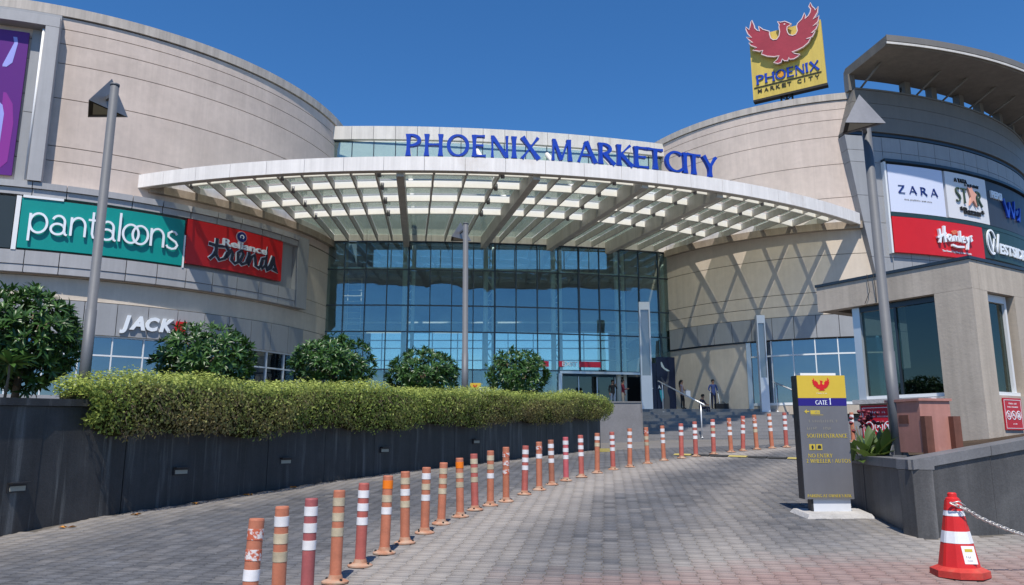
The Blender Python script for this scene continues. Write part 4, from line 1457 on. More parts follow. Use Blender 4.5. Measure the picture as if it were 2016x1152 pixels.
t, fr, W, H = board("shop_sign", "white shop board with STAR and pink star figure", CG, SR, -68.3, -60.15, 13.99, 16.76, "board_white", 0.2)
m_ = MB(); put_text(m_, "A TATA", fr, 0.70, 2.22, 0.24, 0.01, 0.06, 1.1, bold=0.015); worn_print(m_, fr, 1.6, 2.06, 1.35, 0.19, 0.01, 0.06, 4); m_.build("lettering", "sign_black", t)
m_ = MB(); caps_letter(m_, 'S', fr, 0.62, 1.0, 0.50, 0.92, 0.02, 0.08, fat=0.75); caps_letter(m_, 'T', fr, 1.16, 1.0, 0.52, 0.90, 0.02, 0.083, fat=0.7); m_.build("lettering", "star_green", t)
m_ = MB(); caps_letter(m_, 'R', fr, 2.52, 0.97, 0.52, 0.90, 0.02, 0.08, fat=0.75); m_.build("lettering", "star_green", t)
pts = [(1.62, 0.90), (1.84, 1.42), (1.60, 1.98), (1.82, 1.92), (2.02, 2.06), (2.12, 1.84), (2.52, 1.64), (2.30, 1.42), (2.44, 0.86), (2.06, 1.24)]
m_ = MB(); m_.prism([(1.18 + 0.46 * 2 + (a_ - 2.05) * 0.82, b_) for a_, b_ in pts], fr, 0.03, 0.12); m_.build("star_figure", "star_pink", t)
m_ = MB(); put_text(m_, "*Bazaar*", fr, 0.95, 0.36, 0.40, 0.01, 0.07, 2.2, bold=0.015); m_.build("lettering", "sign_black", t)
t, fr, W, H = board("shop_sign", "dark navy shop board with small white PEPSI plate and blue splash", CG, SR, -60.05, -36, 13.99, 16.76, "board_navy", 0.16)
m_ = MB(); put_text(m_, "PEPSI", fr, 0.42, 1.78, 0.42, 0.0, 0.10, 1.25, bold=0.045); m_.build("lettering", "letter_white", t)
m_ = MB()
for k, (a_, b_, c_, d_, w_) in enumerate(((1.8, 1.9, 2.2, 0.8, .22), (2.2, 0.8, 2.5, 1.8, .2), (2.5, 1.8, 2.9, 0.85, .22), (2.9, 0.85, 3.3, 2.0, .2), (3.3, 1.2, 3.7, 1.5, .3), (3.7, 0.8, 4.1, 1.7, .22))):
    m_.ribbon([(a_, b_), ((a_ + c_) / 2 + .06, (b_ + d_) / 2), (c_, d_)], [w_, w_ * .8, w_ * .6], fr, 0.02, 0.12 + 0.003 * k)
m_.build("splash_lettering", "sign_blue", t)
t, fr, W, H = board("shop_sign", "red shop board with white brush lettering Hamleys", CG, SR, -77.3, -62.15, 11.66, 13.70, "red_board", 0.2)
kx, ky = 1.0, 1.0
ham = [
    [(3.05, 1.52), (3.10, 1.1), (3.02, 0.72)], [(3.45, 1.72), (3.40, 1.15), (3.44, 0.78)], [(2.85, 1.02), (3.15, 1.10), (3.55, 1.32)],
    [(3.92, 1.20), (3.72, 1.24), (3.60, 1.04), (3.72, 0.88), (3.90, 1.16), (3.96, 0.86)],
    [(4.06, 0.90), (4.08, 1.18), (4.22, 1.22), (4.26, 0.92), (4.28, 1.14), (4.44, 1.22), (4.48, 0.92)],
    [(4.64, 1.55), (4.62, 0.90)], [(4.76, 1.04), (4.94, 1.10), (4.90, 1.24), (4.76, 1.16), (4.80, 0.92), (5.0, 0.92)],
    [(5.06, 1.24), (5.16, 1.0), (5.32, 1.28), (5.20, 0.74), (5.14, 0.50)], [(5.62, 1.34), (5.46, 1.30), (5.60, 1.08), (5.44, 1.02)],
    [(3.92, 0.66), (4.3, 0.58), (4.85, 0.62)]]
m_ = MB()
for i, s_ in enumerate(ham):
    m_.ribbon(s_, 0.115 if i > 1 else 0.15, fr, 0.03, 0.15 + 0.002 * i)
m_.build("brush_lettering", "letter_white", t)
m_ = MB(); put_text(m_, "The Finest Toy Shop in the World.", fr, 3.25, 0.26, 0.105, 0, 0.02, 2.35, bold=0.015); m_.build("small_print", "letter_white", t)
m_ = MB(); m_.prism(arc(4.2, 1.42, 0.16, 0.12, 0, 340, 10), fr, 0.03, 0.1); m_.prism(arc(4.36, 1.48, 0.12, 0.1, 0, 340, 9), fr, 0.03, 0.105); m_.build("small_emblem", "cinnabar", t)
t, fr, W, H = board("shop_sign", "dark green shop board with pale WESTSIDE lettering", CG, SR, -62.05, -36, 11.92, 13.70, "board_green_dark", 0.18)
m_ = MB()
m_.ribbon(arc(0.72, 1.0, 0.42, 0.72, 20, 300, 22), 0.10, fr, 0.02, 0.10)
m_.ribbon([(0.50, 1.5), (0.75, 0.40), (1.0, 1.2), (1.2, 0.42), (1.55, 1.58)], 0.11, fr, 0.02, 0.103)
put_text(m_, "ESTSIDE", fr, 1.55, 0.42, 0.62, 0.02, 0.10, 3.4, bold=0.03)
m_.build("lettering", "letter_white", t)
m_ = MB(); m_.prism([(5.3, 0.2), (9.8, 0.2), (9.8, 1.2), (5.3, 1.2)], fr, 0.02, 0.08); m_.build("white_plate", "board_white", t)
m_ = MB(); put_text(m_, "L.", fr, 5.42, 0.45, 0.4, 0.08, 0.1, bold=0.03); m_.build("lettering", "sign_black", t)

# ---------------------------------------------------------------- yellow emblem board on the roof
emb = thing("roof_emblem_board", "yellow roof board with red bird emblem and blue PHOENIX lettering", "sign", (18.2, 46.65, 20.9))
fr = plane_frame((16.2, 47.8, 23.9), (20.2 - 16.2, 45.5 - 47.8, 0))
m_ = MB(); m_.prism([(0, 0.0), (4.62, 0.13), (4.55, 4.60), (-0.02, 4.60)], fr, -0.35, 0.0); m_.build("sign_board", "sign_yellow", emb)
m_ = MB(); m_.prism([(0, -0.16), (4.66, -0.05), (4.66, 0.11), (0, -0.02)], fr, -0.4, 0.06); m_.build("bottom_rail", "sign_black", emb)
m_ = MB(); m_.prism(BIRD, fr, 0.16, 0.30); m_.build("bird_emblem", "bird_red", emb)
m_ = MB(); m_.ribbon(BIRD, 0.055, fr, 0.15, 0.325, closed=True); m_.build("bird_outline", "bird_edge", emb)
m_ = MB(); m_.prism(arc(2.36, 4.74, 0.06, 0.05, 0, 330, 8), fr, 0.30, 0.315); m_.build("bird_eye", "bird_edge", emb)
for ch, xx, ww in (('P', 0.28, 0.50), ('H', 0.84, 0.62), ('O', 1.52, 0.66), ('E', 2.24, 0.45), ('N', 2.76, 0.60), ('I', 3.42, 0.16), ('X', 3.64, 0.62)):
    m_ = MB(); caps_letter(m_, ch, fr, xx, 1.01 + 0.034 * xx, ww, 0.66, 0.0, 0.06, fat=1.0); m_.build("letter", "sign_blue", emb)
m_ = MB(); m_.prism(arc(1.86, 1.40, 0.17, 0.20, 0, 345, 16), fr, 0.0, 0.03); m_.build("sun_spot", "orange_spot", emb)
m_ = MB(); m_.prism([(0.10, 0.79), (4.36, 0.93), (4.36, 1.0), (0.10, 0.86)], fr, 0, 0.04); m_.build("ruled_line", "sign_black", emb)
m_ = MB()
for s_, xs_ in (("MARKET", (0.33, 0.75, 1.14, 1.50, 1.88, 2.22)), ("CITY", (2.85, 3.28, 3.55, 3.95))):
    for ch, xx in zip(s_, xs_):
        put_text(m_, ch, fr, xx, 0.42 + 0.033 * xx, 0.27, 0, 0.04, 0.26 if ch != 'I' else 0.06, bold=0.012)
m_.build("lettering", "sign_black", emb)
m_ = MB()
for dx in (1.75, 2.1, 2.45):
    m_.beam(fr(dx, -0.1, -0.2), Vector(fr(dx, -0.1, -0.2)) + Vector((0, 0, -3.0)), 0.1, 0.1)
for k in range(7):
    z_ = -0.15 - 0.4 * k
    m_.beam(fr(1.75, z_, -0.2), fr(2.45, z_ - 0.4, -0.2), 0.06, 0.06)
    m_.beam(fr(2.45, z_, -0.2), fr(1.75, z_ - 0.4, -0.2), 0.06, 0.06)
m_.build("support_frame", "sign_black", emb)

# ---------------------------------------------------------------- left retaining wall of dark stone slabs
wall = thing("retaining_wall", "low dark granite retaining wall along the left of the ramp", "wall", (WALL_LINE[5][0], WALL_LINE[5][1], 0.5))
# resample the wall line into slabs about 1.15 m long
L_ = [0.0]
for a, b in zip(WALL_LINE[:-1], WALL_LINE[1:]):
    L_.append(L_[-1] + math.hypot(b[0] - a[0], b[1] - a[1]))


def wall_pt(s):
    return Vector((float(np.interp(s, L_, [p[0] for p in WALL_LINE])), float(np.interp(s, L_, [p[1] for p in WALL_LINE])), 0))


def wall_top(y):
    return 2.065 + 0.030 * (y - 8.1)


nsl = int(L_[-1] / 1.15)
for k in range(nsl):
    s0, s1 = L_[-1] * k / nsl + 0.003, L_[-1] * (k + 1) / nsl - 0.003
    a, b = wall_pt(s0), wall_pt(s1)
    d = (b - a).normalized(); nn = Vector((d.y, -d.x, 0))
    off = random.uniform(-0.004, 0.004)
    za, zb = gz(a.x, a.y) - 0.1, gz(b.x, b.y) - 0.1
    ta, tb = wall_top(a.y) - 0.085, wall_top(b.y) - 0.085
    P = []
    for q_ in (0.0 + off, -0.28):
        P += [a + nn * q_ + Vector((0, 0, za)), b + nn * q_ + Vector((0, 0, zb)), b + nn * q_ + Vector((0, 0, tb)), a + nn * q_ + Vector((0, 0, ta))]
    MB().add(P, [(0, 1, 2, 3), (7, 6, 5, 4), (0, 4, 5, 1), (1, 5, 6, 2), (2, 6, 7, 3), (3, 7, 4, 0)]).build("slab", "granite", wall)
    P = []
    for q_ in (0.035, -0.32):
        P += [a + nn * q_ + Vector((0, 0, ta + .005)), b + nn * q_ + Vector((0, 0, tb + .005)), b + nn * q_ + Vector((0, 0, tb + .085)), a + nn * q_ + Vector((0, 0, ta + .085))]
    MB().add(P, [(0, 1, 2, 3), (7, 6, 5, 4), (0, 4, 5, 1), (1, 5, 6, 2), (2, 6, 7, 3), (3, 7, 4, 0)]).build("coping", "granite", wall)
for (x, y, z) in ((-5.22, 8.25, 1.14), (-4.42, 10.35, 1.22), (-3.55, 12.05, 1.30), (-2.30, 14.0, 1.44), (-0.75, 16.4, 1.58)):
    # recessed step lights with a small hood, on the wall face
    s0 = min(range(400), key=lambda k: abs(wall_pt(L_[-1] * k / 400).y - y)) * L_[-1] / 400
    a = wall_pt(s0); b = wall_pt(s0 + 0.05); d = (b - a).normalized(); nn = Vector((d.y, -d.x, 0))
    c = a + Vector((0, 0, z)) + nn * 0.012
    ang = math.atan2(d.y, d.x)
    lt = MB().box(c, (0.23, 0.03, 0.10), ang).build("step_light", "fixture_metal", wall)
    MB().box(c + nn * 0.035 + Vector((0, 0, 0.045)), (0.23, 0.07, 0.015), ang).build("hood", "fixture_metal", lt)
    MB().box(c + nn * 0.017 + Vector((0, 0, -0.012)), (0.19, 0.006, 0.05), ang).build("lens", "lamp_lens", lt)


# ---------------------------------------------------------------- clipped hedge spilling over the wall
hedge = thing("hedge", "long clipped yellow-green hedge spilling over the dark wall", "hedge", (-3.0, 12.6, 2.0))
S0 = 4.05
hl = L_[-1] - S0 + 0.25
ns = 120
secs = []
for k in range(ns + 1):
    s = S0 + hl * k / ns
    a = wall_pt(min(s, L_[-1]))
    b0, b1 = wall_pt(max(0, min(s, L_[-1]) - .4)), wall_pt(min(min(s, L_[-1]) + .4, L_[-1]))
    d = (b1 - b0).normalized()
    if s > L_[-1]:
        a = a + d * (s - L_[-1])
    secs.append((a, Vector((d.y, -d.x, 0)), d))


def hedge_dims(u):
    """(front, back, low, high) of the hedge section at u in 0..1."""
    y = secs[int(u * ns)][0].y
    taper = min(1.0, 0.55 + u / 0.04 * 0.45) * min(1.0, 0.35 + (1 - u) / 0.035 * 0.65)
    hi = wall_top(y) + (0.31 + 0.02 * u + 0.035 * math.sin(u * 23) + 0.03 * math.sin(u * 51 + 1)) * taper
    lo = wall_top(y) - (0.49 - 0.16 * u + 0.05 * math.sin(u * 31 + 2) + 0.03 * math.sin(u * 77)) * taper
    return 0.50 * taper + 0.04 * math.sin(u * 40), -0.95 * min(1.0, 0.25 + u / 0.10), lo, hi


def hedge_pt(u, v, depth=0.0):
    """v runs from the lower front (0) over the shoulder to the back of the top (1)."""
    k = min(ns - 1, int(u * ns)); f_ = u * ns - k
    a = secs[k][0].lerp(secs[k + 1][0], f_); nn = secs[k][1].lerp(secs[k + 1][1], f_)
    fr_, bk, lo, hi = hedge_dims(u)
    if v < 0.5:
        t_ = v / 0.5
        x = fr_ * (0.55 + 0.45 * math.sin(min(1.0, t_ * 1.6) * math.pi / 2)) - 0.16 * max(0, t_ - 0.75) / 0.25
        z = lo + (hi - lo) * t_ * 0.93
        n = nn * 0.95 + Vector((0, 0, -0.25 + 0.8 * max(0, t_ - .6)))
    else:
        t_ = (v - 0.5) / 0.5
        x = fr_ - 0.16 + (bk - fr_) * t_
        z = hi - (hi - lo) * 0.07 * (1 - min(1, t_ * 6)) - 0.05 * max(0, t_ - 0.7)
        n = Vector((0, 0, 1)) + nn * 0.3 * (1 - t_)
    n.normalize()
    p = a + nn * x + Vector((0, 0, z))
    return p - n * depth, n


# dark inner mass
vs = []
NU, NV = 90, 14
for i in range(NU + 1):
    for j in range(NV + 1):
        p, n = hedge_pt(min(0.9995, 0.012 + 0.985 * i / NU), j / NV, 0.15)
        vs.append(p)
    ui = min(0.9995, 0.012 + 0.985 * i / NU)
    a, nn = secs[int(ui * ns)][0], secs[int(ui * ns)][1]
    _, bk, lo, hi = hedge_dims(ui)
    vs.append(a + nn * bk + Vector((0, 0, lo)))
fs = []
K = NV + 2
for i in range(NU):
    for j in range(K):
        j2 = (j + 1) % K
        fs.append((i * K + j, (i + 1) * K + j, (i + 1) * K + j2, i * K + j2))
fs.append(tuple(range(K))); fs.append(tuple(NU * K + j for j in reversed(range(K))))
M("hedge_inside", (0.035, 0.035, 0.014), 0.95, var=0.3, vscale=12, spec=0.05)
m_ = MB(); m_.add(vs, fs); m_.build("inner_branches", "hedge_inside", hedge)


def leaf_cloud(P, Nn, size, ratio, tone, brown, droop=0.0):
    """Folded 4-vertex leaves (two triangles each side sharing the midrib)."""
    n = len(P)
    r = rng.normal(0, 1, (n, 3))
    ax = r - (r * Nn).sum(1)[:, None] * Nn * 0.75
    ax /= np.linalg.norm(ax, axis=1)[:, None] + 1e-9
    nrm = Nn + rng.normal(0, 0.55, (n, 3))
    nrm -= (nrm * ax).sum(1)[:, None] * ax
    nrm /= np.linalg.norm(nrm, axis=1)[:, None] + 1e-9
    sd = np.cross(ax, nrm)
    L0 = size * rng.uniform(0.7, 1.35, n)
    w = (L0 * ratio)[:, None]
    L0 = L0[:, None]
    V = np.stack([P, P + ax * L0 * 0.5 + sd * w * 0.5 + nrm * L0 * 0.08, P + ax * L0 - nrm * L0 * 0.08, P + ax * L0 * 0.5 - sd * w * 0.5 + nrm * L0 * 0.08], 1)
    Q = np.arange(n * 4).reshape(n, 4)
    T = np.ones((n, 4, 4))
    T[:, :, 0] = tone[:, None]; T[:, :, 1] = brown[:, None]; T[:, :, 2] = 0
    return V.reshape(-1, 3), Q, T.reshape(-1, 4)


NL = 66000
us = rng.uniform(0, 0.9999, NL); vsr = rng.uniform(0, 1, NL)
ends = rng.uniform(0, 1, NL) < 0.02
us[ends] = rng.choice([0.0005, 0.9995], ends.sum())
# clumps: vary density and colour along the hedge
cl = np.sin(us * 61 + np.sin(vsr * 9) * 2) * 0.5 + np.sin(us * 140 + vsr * 17) * 0.3 + np.sin(us * 23 - vsr * 11) * 0.4
keep = rng.uniform(0, 1, NL) < (0.86 + 0.22 * cl - 0.30 * np.clip((0.14 - vsr) / 0.14, 0, 1))
us, vsr, cl = us[keep], vsr[keep], cl[keep]
PP = np.zeros((len(us), 3)); NN = np.zeros((len(us), 3))
for i in range(len(us)):
    p, n = hedge_pt(us[i], vsr[i], 0)
    PP[i] = p; NN[i] = n
dep = rng.uniform(-0.05, 0.14, len(us)) - 0.02 * cl
PP = PP - NN * dep[:, None] + rng.normal(0, 0.018, PP.shape)
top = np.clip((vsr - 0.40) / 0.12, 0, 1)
tn = np.clip(0.34 + 0.34 * top + 0.12 * cl + rng.normal(0, 0.24, len(us)) - 1.5 * np.clip(dep, 0, .1), 0, 1)  # lit top put into the leaf colour as lighter tone, deeper leaves darker
brn = np.clip((0.22 + 0.36 * np.sin(us * 9.0 + 1.0) + 0.35 * cl) * (1 - top) * np.clip(1.1 - vsr * 1.6, 0, 1) + rng.normal(0, 0.1, len(us)), 0, 0.72) * (us > 0.03)
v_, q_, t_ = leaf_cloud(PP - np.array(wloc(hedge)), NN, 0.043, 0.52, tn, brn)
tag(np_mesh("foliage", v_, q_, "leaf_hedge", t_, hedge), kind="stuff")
# bare twigs hanging from the lower edge
m_ = MB()
for k in range(2600):
    u_ = random.uniform(0.01, 0.999); v0 = random.uniform(0.0, 0.42)
    p, n = hedge_pt(u_, v0, random.uniform(-0.02, 0.05))
    d = (n * random.uniform(0.1, 0.7) + Vector((random.uniform(-.5, .5), random.uniform(-.5, .5), random.uniform(-1.2, 0.2)))).normalized() * random.uniform(0.05, 0.14)
    w_ = Vector((0.0022, 0.0012, 0))
    m_.add([p - w_, p + w_, p + d], [(0, 1, 2)])
tag(m_.build("twigs", "bark", hedge, fix=False), kind="stuff")

# ---------------------------------------------------------------- round bushes with whorls of long leaves
def leaf_shape(seed, Lf=0.2, Wf=0.046):
    r = random.Random(seed)
    cx_ = [0, .12, .38, .68, 1.0]
    wd = [0.12, 0.55, 1.0, 0.85, 0.04]
    bend = r.uniform(0.10, 0.30)
    vs = []
    for t_, w_ in zip(cx_, wd):
        z_ = bend * Lf * (math.sin(t_ * 2.2) * 0.45 - t_ * t_ * 0.55)
        vs.append((t_ * Lf, -w_ * Wf / 2, z_ + 0.18 * w_ * Wf))
        vs.append((t_ * Lf, 0, z_))
        vs.append((t_ * Lf, w_ * Wf / 2, z_ + 0.18 * w_ * Wf))
    fs = []
    for k in range(4):
        for e in (0, 1):
            fs.append((k * 3 + e, (k + 1) * 3 + e, (k + 1) * 3 + e + 1, k * 3 + e + 1))
    return np.array(vs), np.array(fs)


LEAFV = [leaf_shape(k) for k in range(4)]


def leaf_mesh(matname, tonev, k):
    v_, q_ = LEAFV[k]
    t_ = np.ones((len(v_), 4)); t_[:, 0] = tonev; t_[:, 1] = 0; t_[:, 2] = 0
    o = np_mesh("leaf", v_, q_, matname, t_, None, smooth=True)
    me = o.data
    bpy.data.objects.remove(o)
    return me


LEAFME = {(k, t_): leaf_mesh("leaf_bush", t_, k) for k in range(4) for t_ in (0.15, 0.45, 0.8)}


def bush(name, label, c, rx_, rz_, base_z, nros=150, lscale=1.0, low=-0.75, group=None, seed=1, shapefn=None):
    r = random.Random(seed)
    t = thing(name, label, "bush", (c[0], c[1], base_z), group=group)
    m_ = MB()
    ctr = Vector((c[0], c[1], c[2]))
    m_.tube([(c[0], c[1], base_z), (c[0] + .03, c[1], base_z + (c[2] - base_z) * .5), (c[0], c[1] + .02, c[2])], [0.05, 0.042, 0.03], 8)
    for k in range(9):
        a_ = r.uniform(0, 6.28); e_ = r.uniform(-0.1, 1.2)
        d = Vector((math.cos(a_) * math.cos(e_) * rx_, math.sin(a_) * math.cos(e_) * rx_, math.sin(e_) * rz_)) * 0.8
        s = ctr - Vector((0, 0, rz_ * r.uniform(0.3, 0.7)))
        m_.tube([s, s + d * 0.5 + Vector((0, 0, .05)), ctr + d * 0.85], [0.022, 0.016, 0.008], 6)
    m_.build("trunk", "bark", t)
    mats = []
    for k in range(nros):
        a_ = r.uniform(0, 6.2832); z_ = r.uniform(low, 1.0)
        h = math.sqrt(max(0, 1 - z_ * z_))
        n = Vector((h * math.cos(a_), h * math.sin(a_), z_))
        lump = 1.0 + 0.08 * math.sin(3 * a_ + seed) + 0.06 * math.sin(7 * a_ + 2.0 * z_ * 3 + seed)
        inner = 1.0 if r.random() < 0.66 else r.uniform(0.45, 0.88)
        p = ctr + Vector((n.x * rx_, n.y * rx_, n.z * rz_)) * lump * inner * r.uniform(0.90, 1.03)
        axis = (n + Vector((0, 0, 0.55)) + Vector((r.gauss(0, .25), r.gauss(0, .25), r.gauss(0, .2)))).normalized()
        x = axis.orthogonal().normalized(); y = axis.cross(x)
        nl = r.randint(7, 11)
        ph = r.uniform(0, 6.28)
        for q_ in range(nl):
            b_ = ph + 6.2832 * q_ / nl + r.gauss(0, .15)
            el = r.uniform(0.05, 0.95)
            d = (x * math.cos(b_) + y * math.sin(b_)) * math.cos(el) + axis * math.sin(el)
            side = axis.cross(d).normalized()
            up = d.cross(side).normalized()
            if up.dot(axis) < 0:
                up = -up; side = -side
            sc = lscale * r.uniform(0.75, 1.2)
            Mx = Matrix((( d.x * sc, side.x * sc, up.x * sc, p.x), (d.y * sc, side.y * sc, up.y * sc, p.y), (d.z * sc, side.z * sc, up.z * sc, p.z), (0, 0, 0, 1)))
            tn_ = min(1, max(0, r.gauss(0.45, 0.22)))
            camd = Vector((0 - p.x, 0 - p.y, EYE - p.z)).normalized()
            score = n.dot(camd) + 0.25 * abs(up.dot(camd)) + r.uniform(0, 0.1)
            mats.append((score, Mx, tn_, r.randrange(4)))
    mats.sort(key=lambda q_: -q_[0])
    o0 = Matrix.Translation(-Vector(t.location))
    for score, Mx, tn_, k in mats[:300]:
        o = bpy.data.objects.new("leaf", LEAFME[(k, min((0.15, 0.45, 0.8), key=lambda w_: abs(w_ - tn_)))])
        COL.objects.link(o)
        o.parent = t
        o.matrix_local = o0 @ Mx
    VV, QQ, TT = [], [], []
    base = 0
    for score, Mx, tn_, k in mats[300:]:
        v_, q_ = LEAFV[k]
        A = np.array(o0 @ Mx)
        w_ = v_ @ A[:3, :3].T + A[:3, 3]
        VV.append(w_); QQ.append(q_ + base); base += len(v_)
        c_ = np.ones((len(v_), 4)); c_[:, 0] = tn_; c_[:, 1] = 0; c_[:, 2] = 0
        TT.append(c_)
    tag(np_mesh("foliage", np.concatenate(VV), np.concatenate(QQ), "leaf_bush", np.concatenate(TT), t, smooth=True), kind="stuff")
    return t


G_B = "round leafy bushes behind the hedge"
bush("round_bush", "large dark bush at the left edge above the bare wall top", (-6.42, 9.9, 2.92), 0.70, 0.62, 2.0, 520, 0.74, -0.98, G_B, 3)
bush("round_bush", "round bush covering the end of the JACK lettering", (-4.92, 12.2, 2.90), 0.71, 0.51, 2.0, 470, 0.68, -0.98, G_B, 5)
bush("round_bush", "third round bush, right of the red shop board, before the glass corner", (-3.44, 14.6, 3.03), 0.73, 0.50, 2.1, 470, 0.68, -0.98, G_B, 8)
bush("round_bush", "low round bush just left of the middle lamp post", (-1.96, 17.0, 3.04), 0.76, 0.51, 2.2, 470, 0.68, -0.98, G_B, 12)
bush("round_bush", "round bush just right of the middle lamp post", (0.156, 19.5, 3.24), 0.76, 0.60, 2.3, 470, 0.68, -0.98, G_B, 17)
# small low plant and white pot at the far left on the wall
low = thing("broad_leaf_plant", "sprig of long leaves hanging over the bare wall at the left edge", "plant", (-5.95, 9.0, 2.0))
m_ = MB(); m_.tube([(-5.95, 9.0, 2.0), (-5.93, 9.0, 2.35), (-5.9, 8.95, 2.5)], [0.02, 0.015, 0.01], 6); m_.build("stem", "bark", low)
for k in range(15):
    a_ = 6.2832 * k / 15
    el = random.uniform(-0.5, 0.7)
    d = Vector((math.cos(a_) * math.cos(el), math.sin(a_) * math.cos(el), math.sin(el)))
    side = Vector((0, 0, 1)).cross(d).normalized(); up = d.cross(side)
    sc = 1.6
    o = bpy.data.objects.new("leaf", LEAFME[(k % 4, (0.45, 0.8)[k % 2])]); COL.objects.link(o); o.parent = low
    p = Vector((0.04, -.04, 0.50))
    o.matrix_local = Matrix(((d.x * sc, side.x * sc, up.x * sc, p.x), (d.y * sc, side.y * sc, up.y * sc, p.y), (d.z * sc, side.z * sc, up.z * sc, p.z), (0, 0, 0, 1)))

# ---------------------------------------------------------------- lamp posts with half-pyramid shades
def lamp(label, base, top, headA, headB, headC, apex, r=0.062):
    t = thing("lamp_post", label, "street lamp", base, group="lamp posts with pyramid shades")
    b = Vector(base); h = Vector(top)
    m_ = MB(); m_.tube([b, b + (h - b) * 0.3, b + (h - b) * 0.3 + Vector((0, 0, .001)), h], [r * 1.12, r * 1.12, r, r * 0.92], 14); post = m_.build("post", "lamp_grey", t)
    m_ = MB(); m_.box(b + Vector((0, 0, 0.012)), (0.30, 0.30, 0.024))
    for k in range(4):
        a_ = k * math.pi / 2 + 0.4
        m_.add([b + Vector((math.cos(a_) * .06, math.sin(a_) * .06, .02)), b + Vector((math.cos(a_) * .15, math.sin(a_) * .15, .02)), b + Vector((math.cos(a_) * .06, math.sin(a_) * .06, .2)),
                b + Vector((math.cos(a_) * .06 - .008, math.sin(a_) * .06 + .008, .02)), b + Vector((math.cos(a_) * .15 - .008, math.sin(a_) * .15 + .008, .02)), b + Vector((math.cos(a_) * .06 - .008, math.sin(a_) * .06 + .008, .2))],
               [(0, 1, 2), (5, 4, 3), (0, 3, 4, 1), (1, 4, 5, 2), (2, 5, 3, 0)])
    m_.build("base_plate", "lamp_grey", t)
    A, B, C, P = (Vector(q_) for q_ in (headA, headB, headC, apex))
    cen = (A + B + C) / 3
    m_ = MB()
    m_.add([A, B, C, P], [(0, 1, 3), (1, 2, 3), (2, 0, 3)])
    I = [q_ + (cen - q_) * 0.06 + Vector((0, 0, 0.02)) for q_ in (A, B, C)]
    m_.add([A, B, C] + I, [(0, 1, 4, 3), (1, 2, 5, 4), (2, 0, 3, 5)])
    sh = m_.build("lamp_shade", "lamp_shade_grey", t)
    m_ = MB(); m_.add(I + [cen + Vector((0, 0, .16))], [(0, 1, 2)]); m_.build("shade_inside", "lamp_inside", sh)
    m_ = MB(); m_.add([q_ + (cen - q_) * 0.35 + Vector((0, 0, .012)) for q_ in (A, B, C)], [(0, 1, 2)]); m_.build("lens", "lamp_lens", sh)
    m_ = MB(); m_.tube([h + Vector((0, 0, -.0)), h + Vector((0, 0, .03))], r * 1.0, 14); m_.build("cap", "lamp_grey", t)
    m_ = MB()
    mid = P * 0.35 + cen * 0.65
    m_.beam(h + Vector((0, 0, -.12)), mid, 0.05, 0.05)
    m_.build("bracket", "lamp_grey", t)
    return t


lamp("tall grey lamp post at the left rising out of the hedge", (-5.45, 9.74, 1.95), (-5.45, 9.74, 6.39), (-5.80, 9.76, 6.20), (-5.55, 10.34, 6.20), (-6.13, 10.34, 6.20), (-5.68, 10.06, 6.66), 0.060)
lamp("tall grey lamp post on the right planter in front of the booth", (4.72, 9.50, 1.42), (4.70, 9.52, 5.72), (4.27, 9.18, 5.62), (4.80, 9.20, 5.62), (4.41, 9.60, 5.62), (4.55, 9.32, 6.07), 0.060)
lamp("distant lamp post in the middle before the glass front", (-1.19, 19.4, 2.3), (-1.22, 19.4, 7.18), (-1.60, 19.5, 6.88), (-1.10, 20.0, 6.88), (-1.66, 20.0, 6.88), (-1.38, 19.75, 7.34), 0.075)

# ---------------------------------------------------------------- flexible bollards along the ramp
BANDS = ["PPW", "WCC", "WWW", "CCC", "WWW", "OCW", "CWC", "WCW", "CCC", "OCC", "CCC", "CCW", "PPP", "WWW", "PWN", "WWW", "WWW", "WWW", "WCN", "WWW", "WWW", "PCC", "WWW", "WWN", "WWW", "WCW", "PWW", "PWW", "PWC", "WWW", "WWW", "WWN"]
BODY = ["orange", "orange", "maroon", "orange", "red", "orange", "orange", "orange", "orange", "orange", "red", "orange", "orange", "red", "orange", "brown", "pink", "red", "orange", "red", "orange", "orange", "orange", "red", "red", "red", "orange", "red", "orange", "orange", "red", "orange"]
BM = {'W': "band_white", 'C': "band_cream", 'P': "band_peeled", 'O': "band_orange"}
ORD = ["first", "second", "third", "fourth", "fifth", "sixth", "seventh", "eighth", "ninth", "tenth", "eleventh", "twelfth", "thirteenth", "fourteenth", "fifteenth", "sixteenth", "seventeenth", "eighteenth", "nineteenth", "twentieth", "twenty-first", "twenty-second", "twenty-third", "twenty-fourth", "twenty-fifth", "twenty-sixth", "twenty-seventh", "twenty-eighth", "twenty-ninth", "thirtieth", "thirty-first"]
DESC = {"W": "white", "C": "dirty cream", "P": "peeling", "O": "bright orange", "N": "no"}
RB = 0.046


def unit_mesh(mb_, name, mat):
    o = mb_.build(name, mat, None)
    me = o.data
    bpy.data.objects.remove(o)
    return me


POSTME = {}
for nm in set(BODY):
    POSTME[nm] = unit_mesh(MB().lathe([(0.0, 0.001), (RB * 1.04, 0.001), (RB, 0.06), (RB, 0.985), (RB * 0.93, 1.0), (0.0, 1.0)], 18), "post", "bollard_" + nm)
BANDME = {k: unit_mesh(MB().lathe([(RB + .0005, 0), (RB + .0022, 0.001), (RB + .0022, 0.089), (RB + .0005, 0.09)], 18), "reflective_band", v) for k, v in BM.items()}
BASEME = unit_mesh(MB().lathe([(0.0, 0.0), (0.105, 0.0), (0.105, 0.012), (0.085, 0.022), (0.058, 0.03), (0.05, 0.06), (RB, 0.06)], 20), "base", "bollard_base")
BOLTME = unit_mesh(MB().lathe([(0, 0), (0.011, 0), (0.011, 0.014), (0.0, 0.018)], 8), "bolt", "bolt_dark")


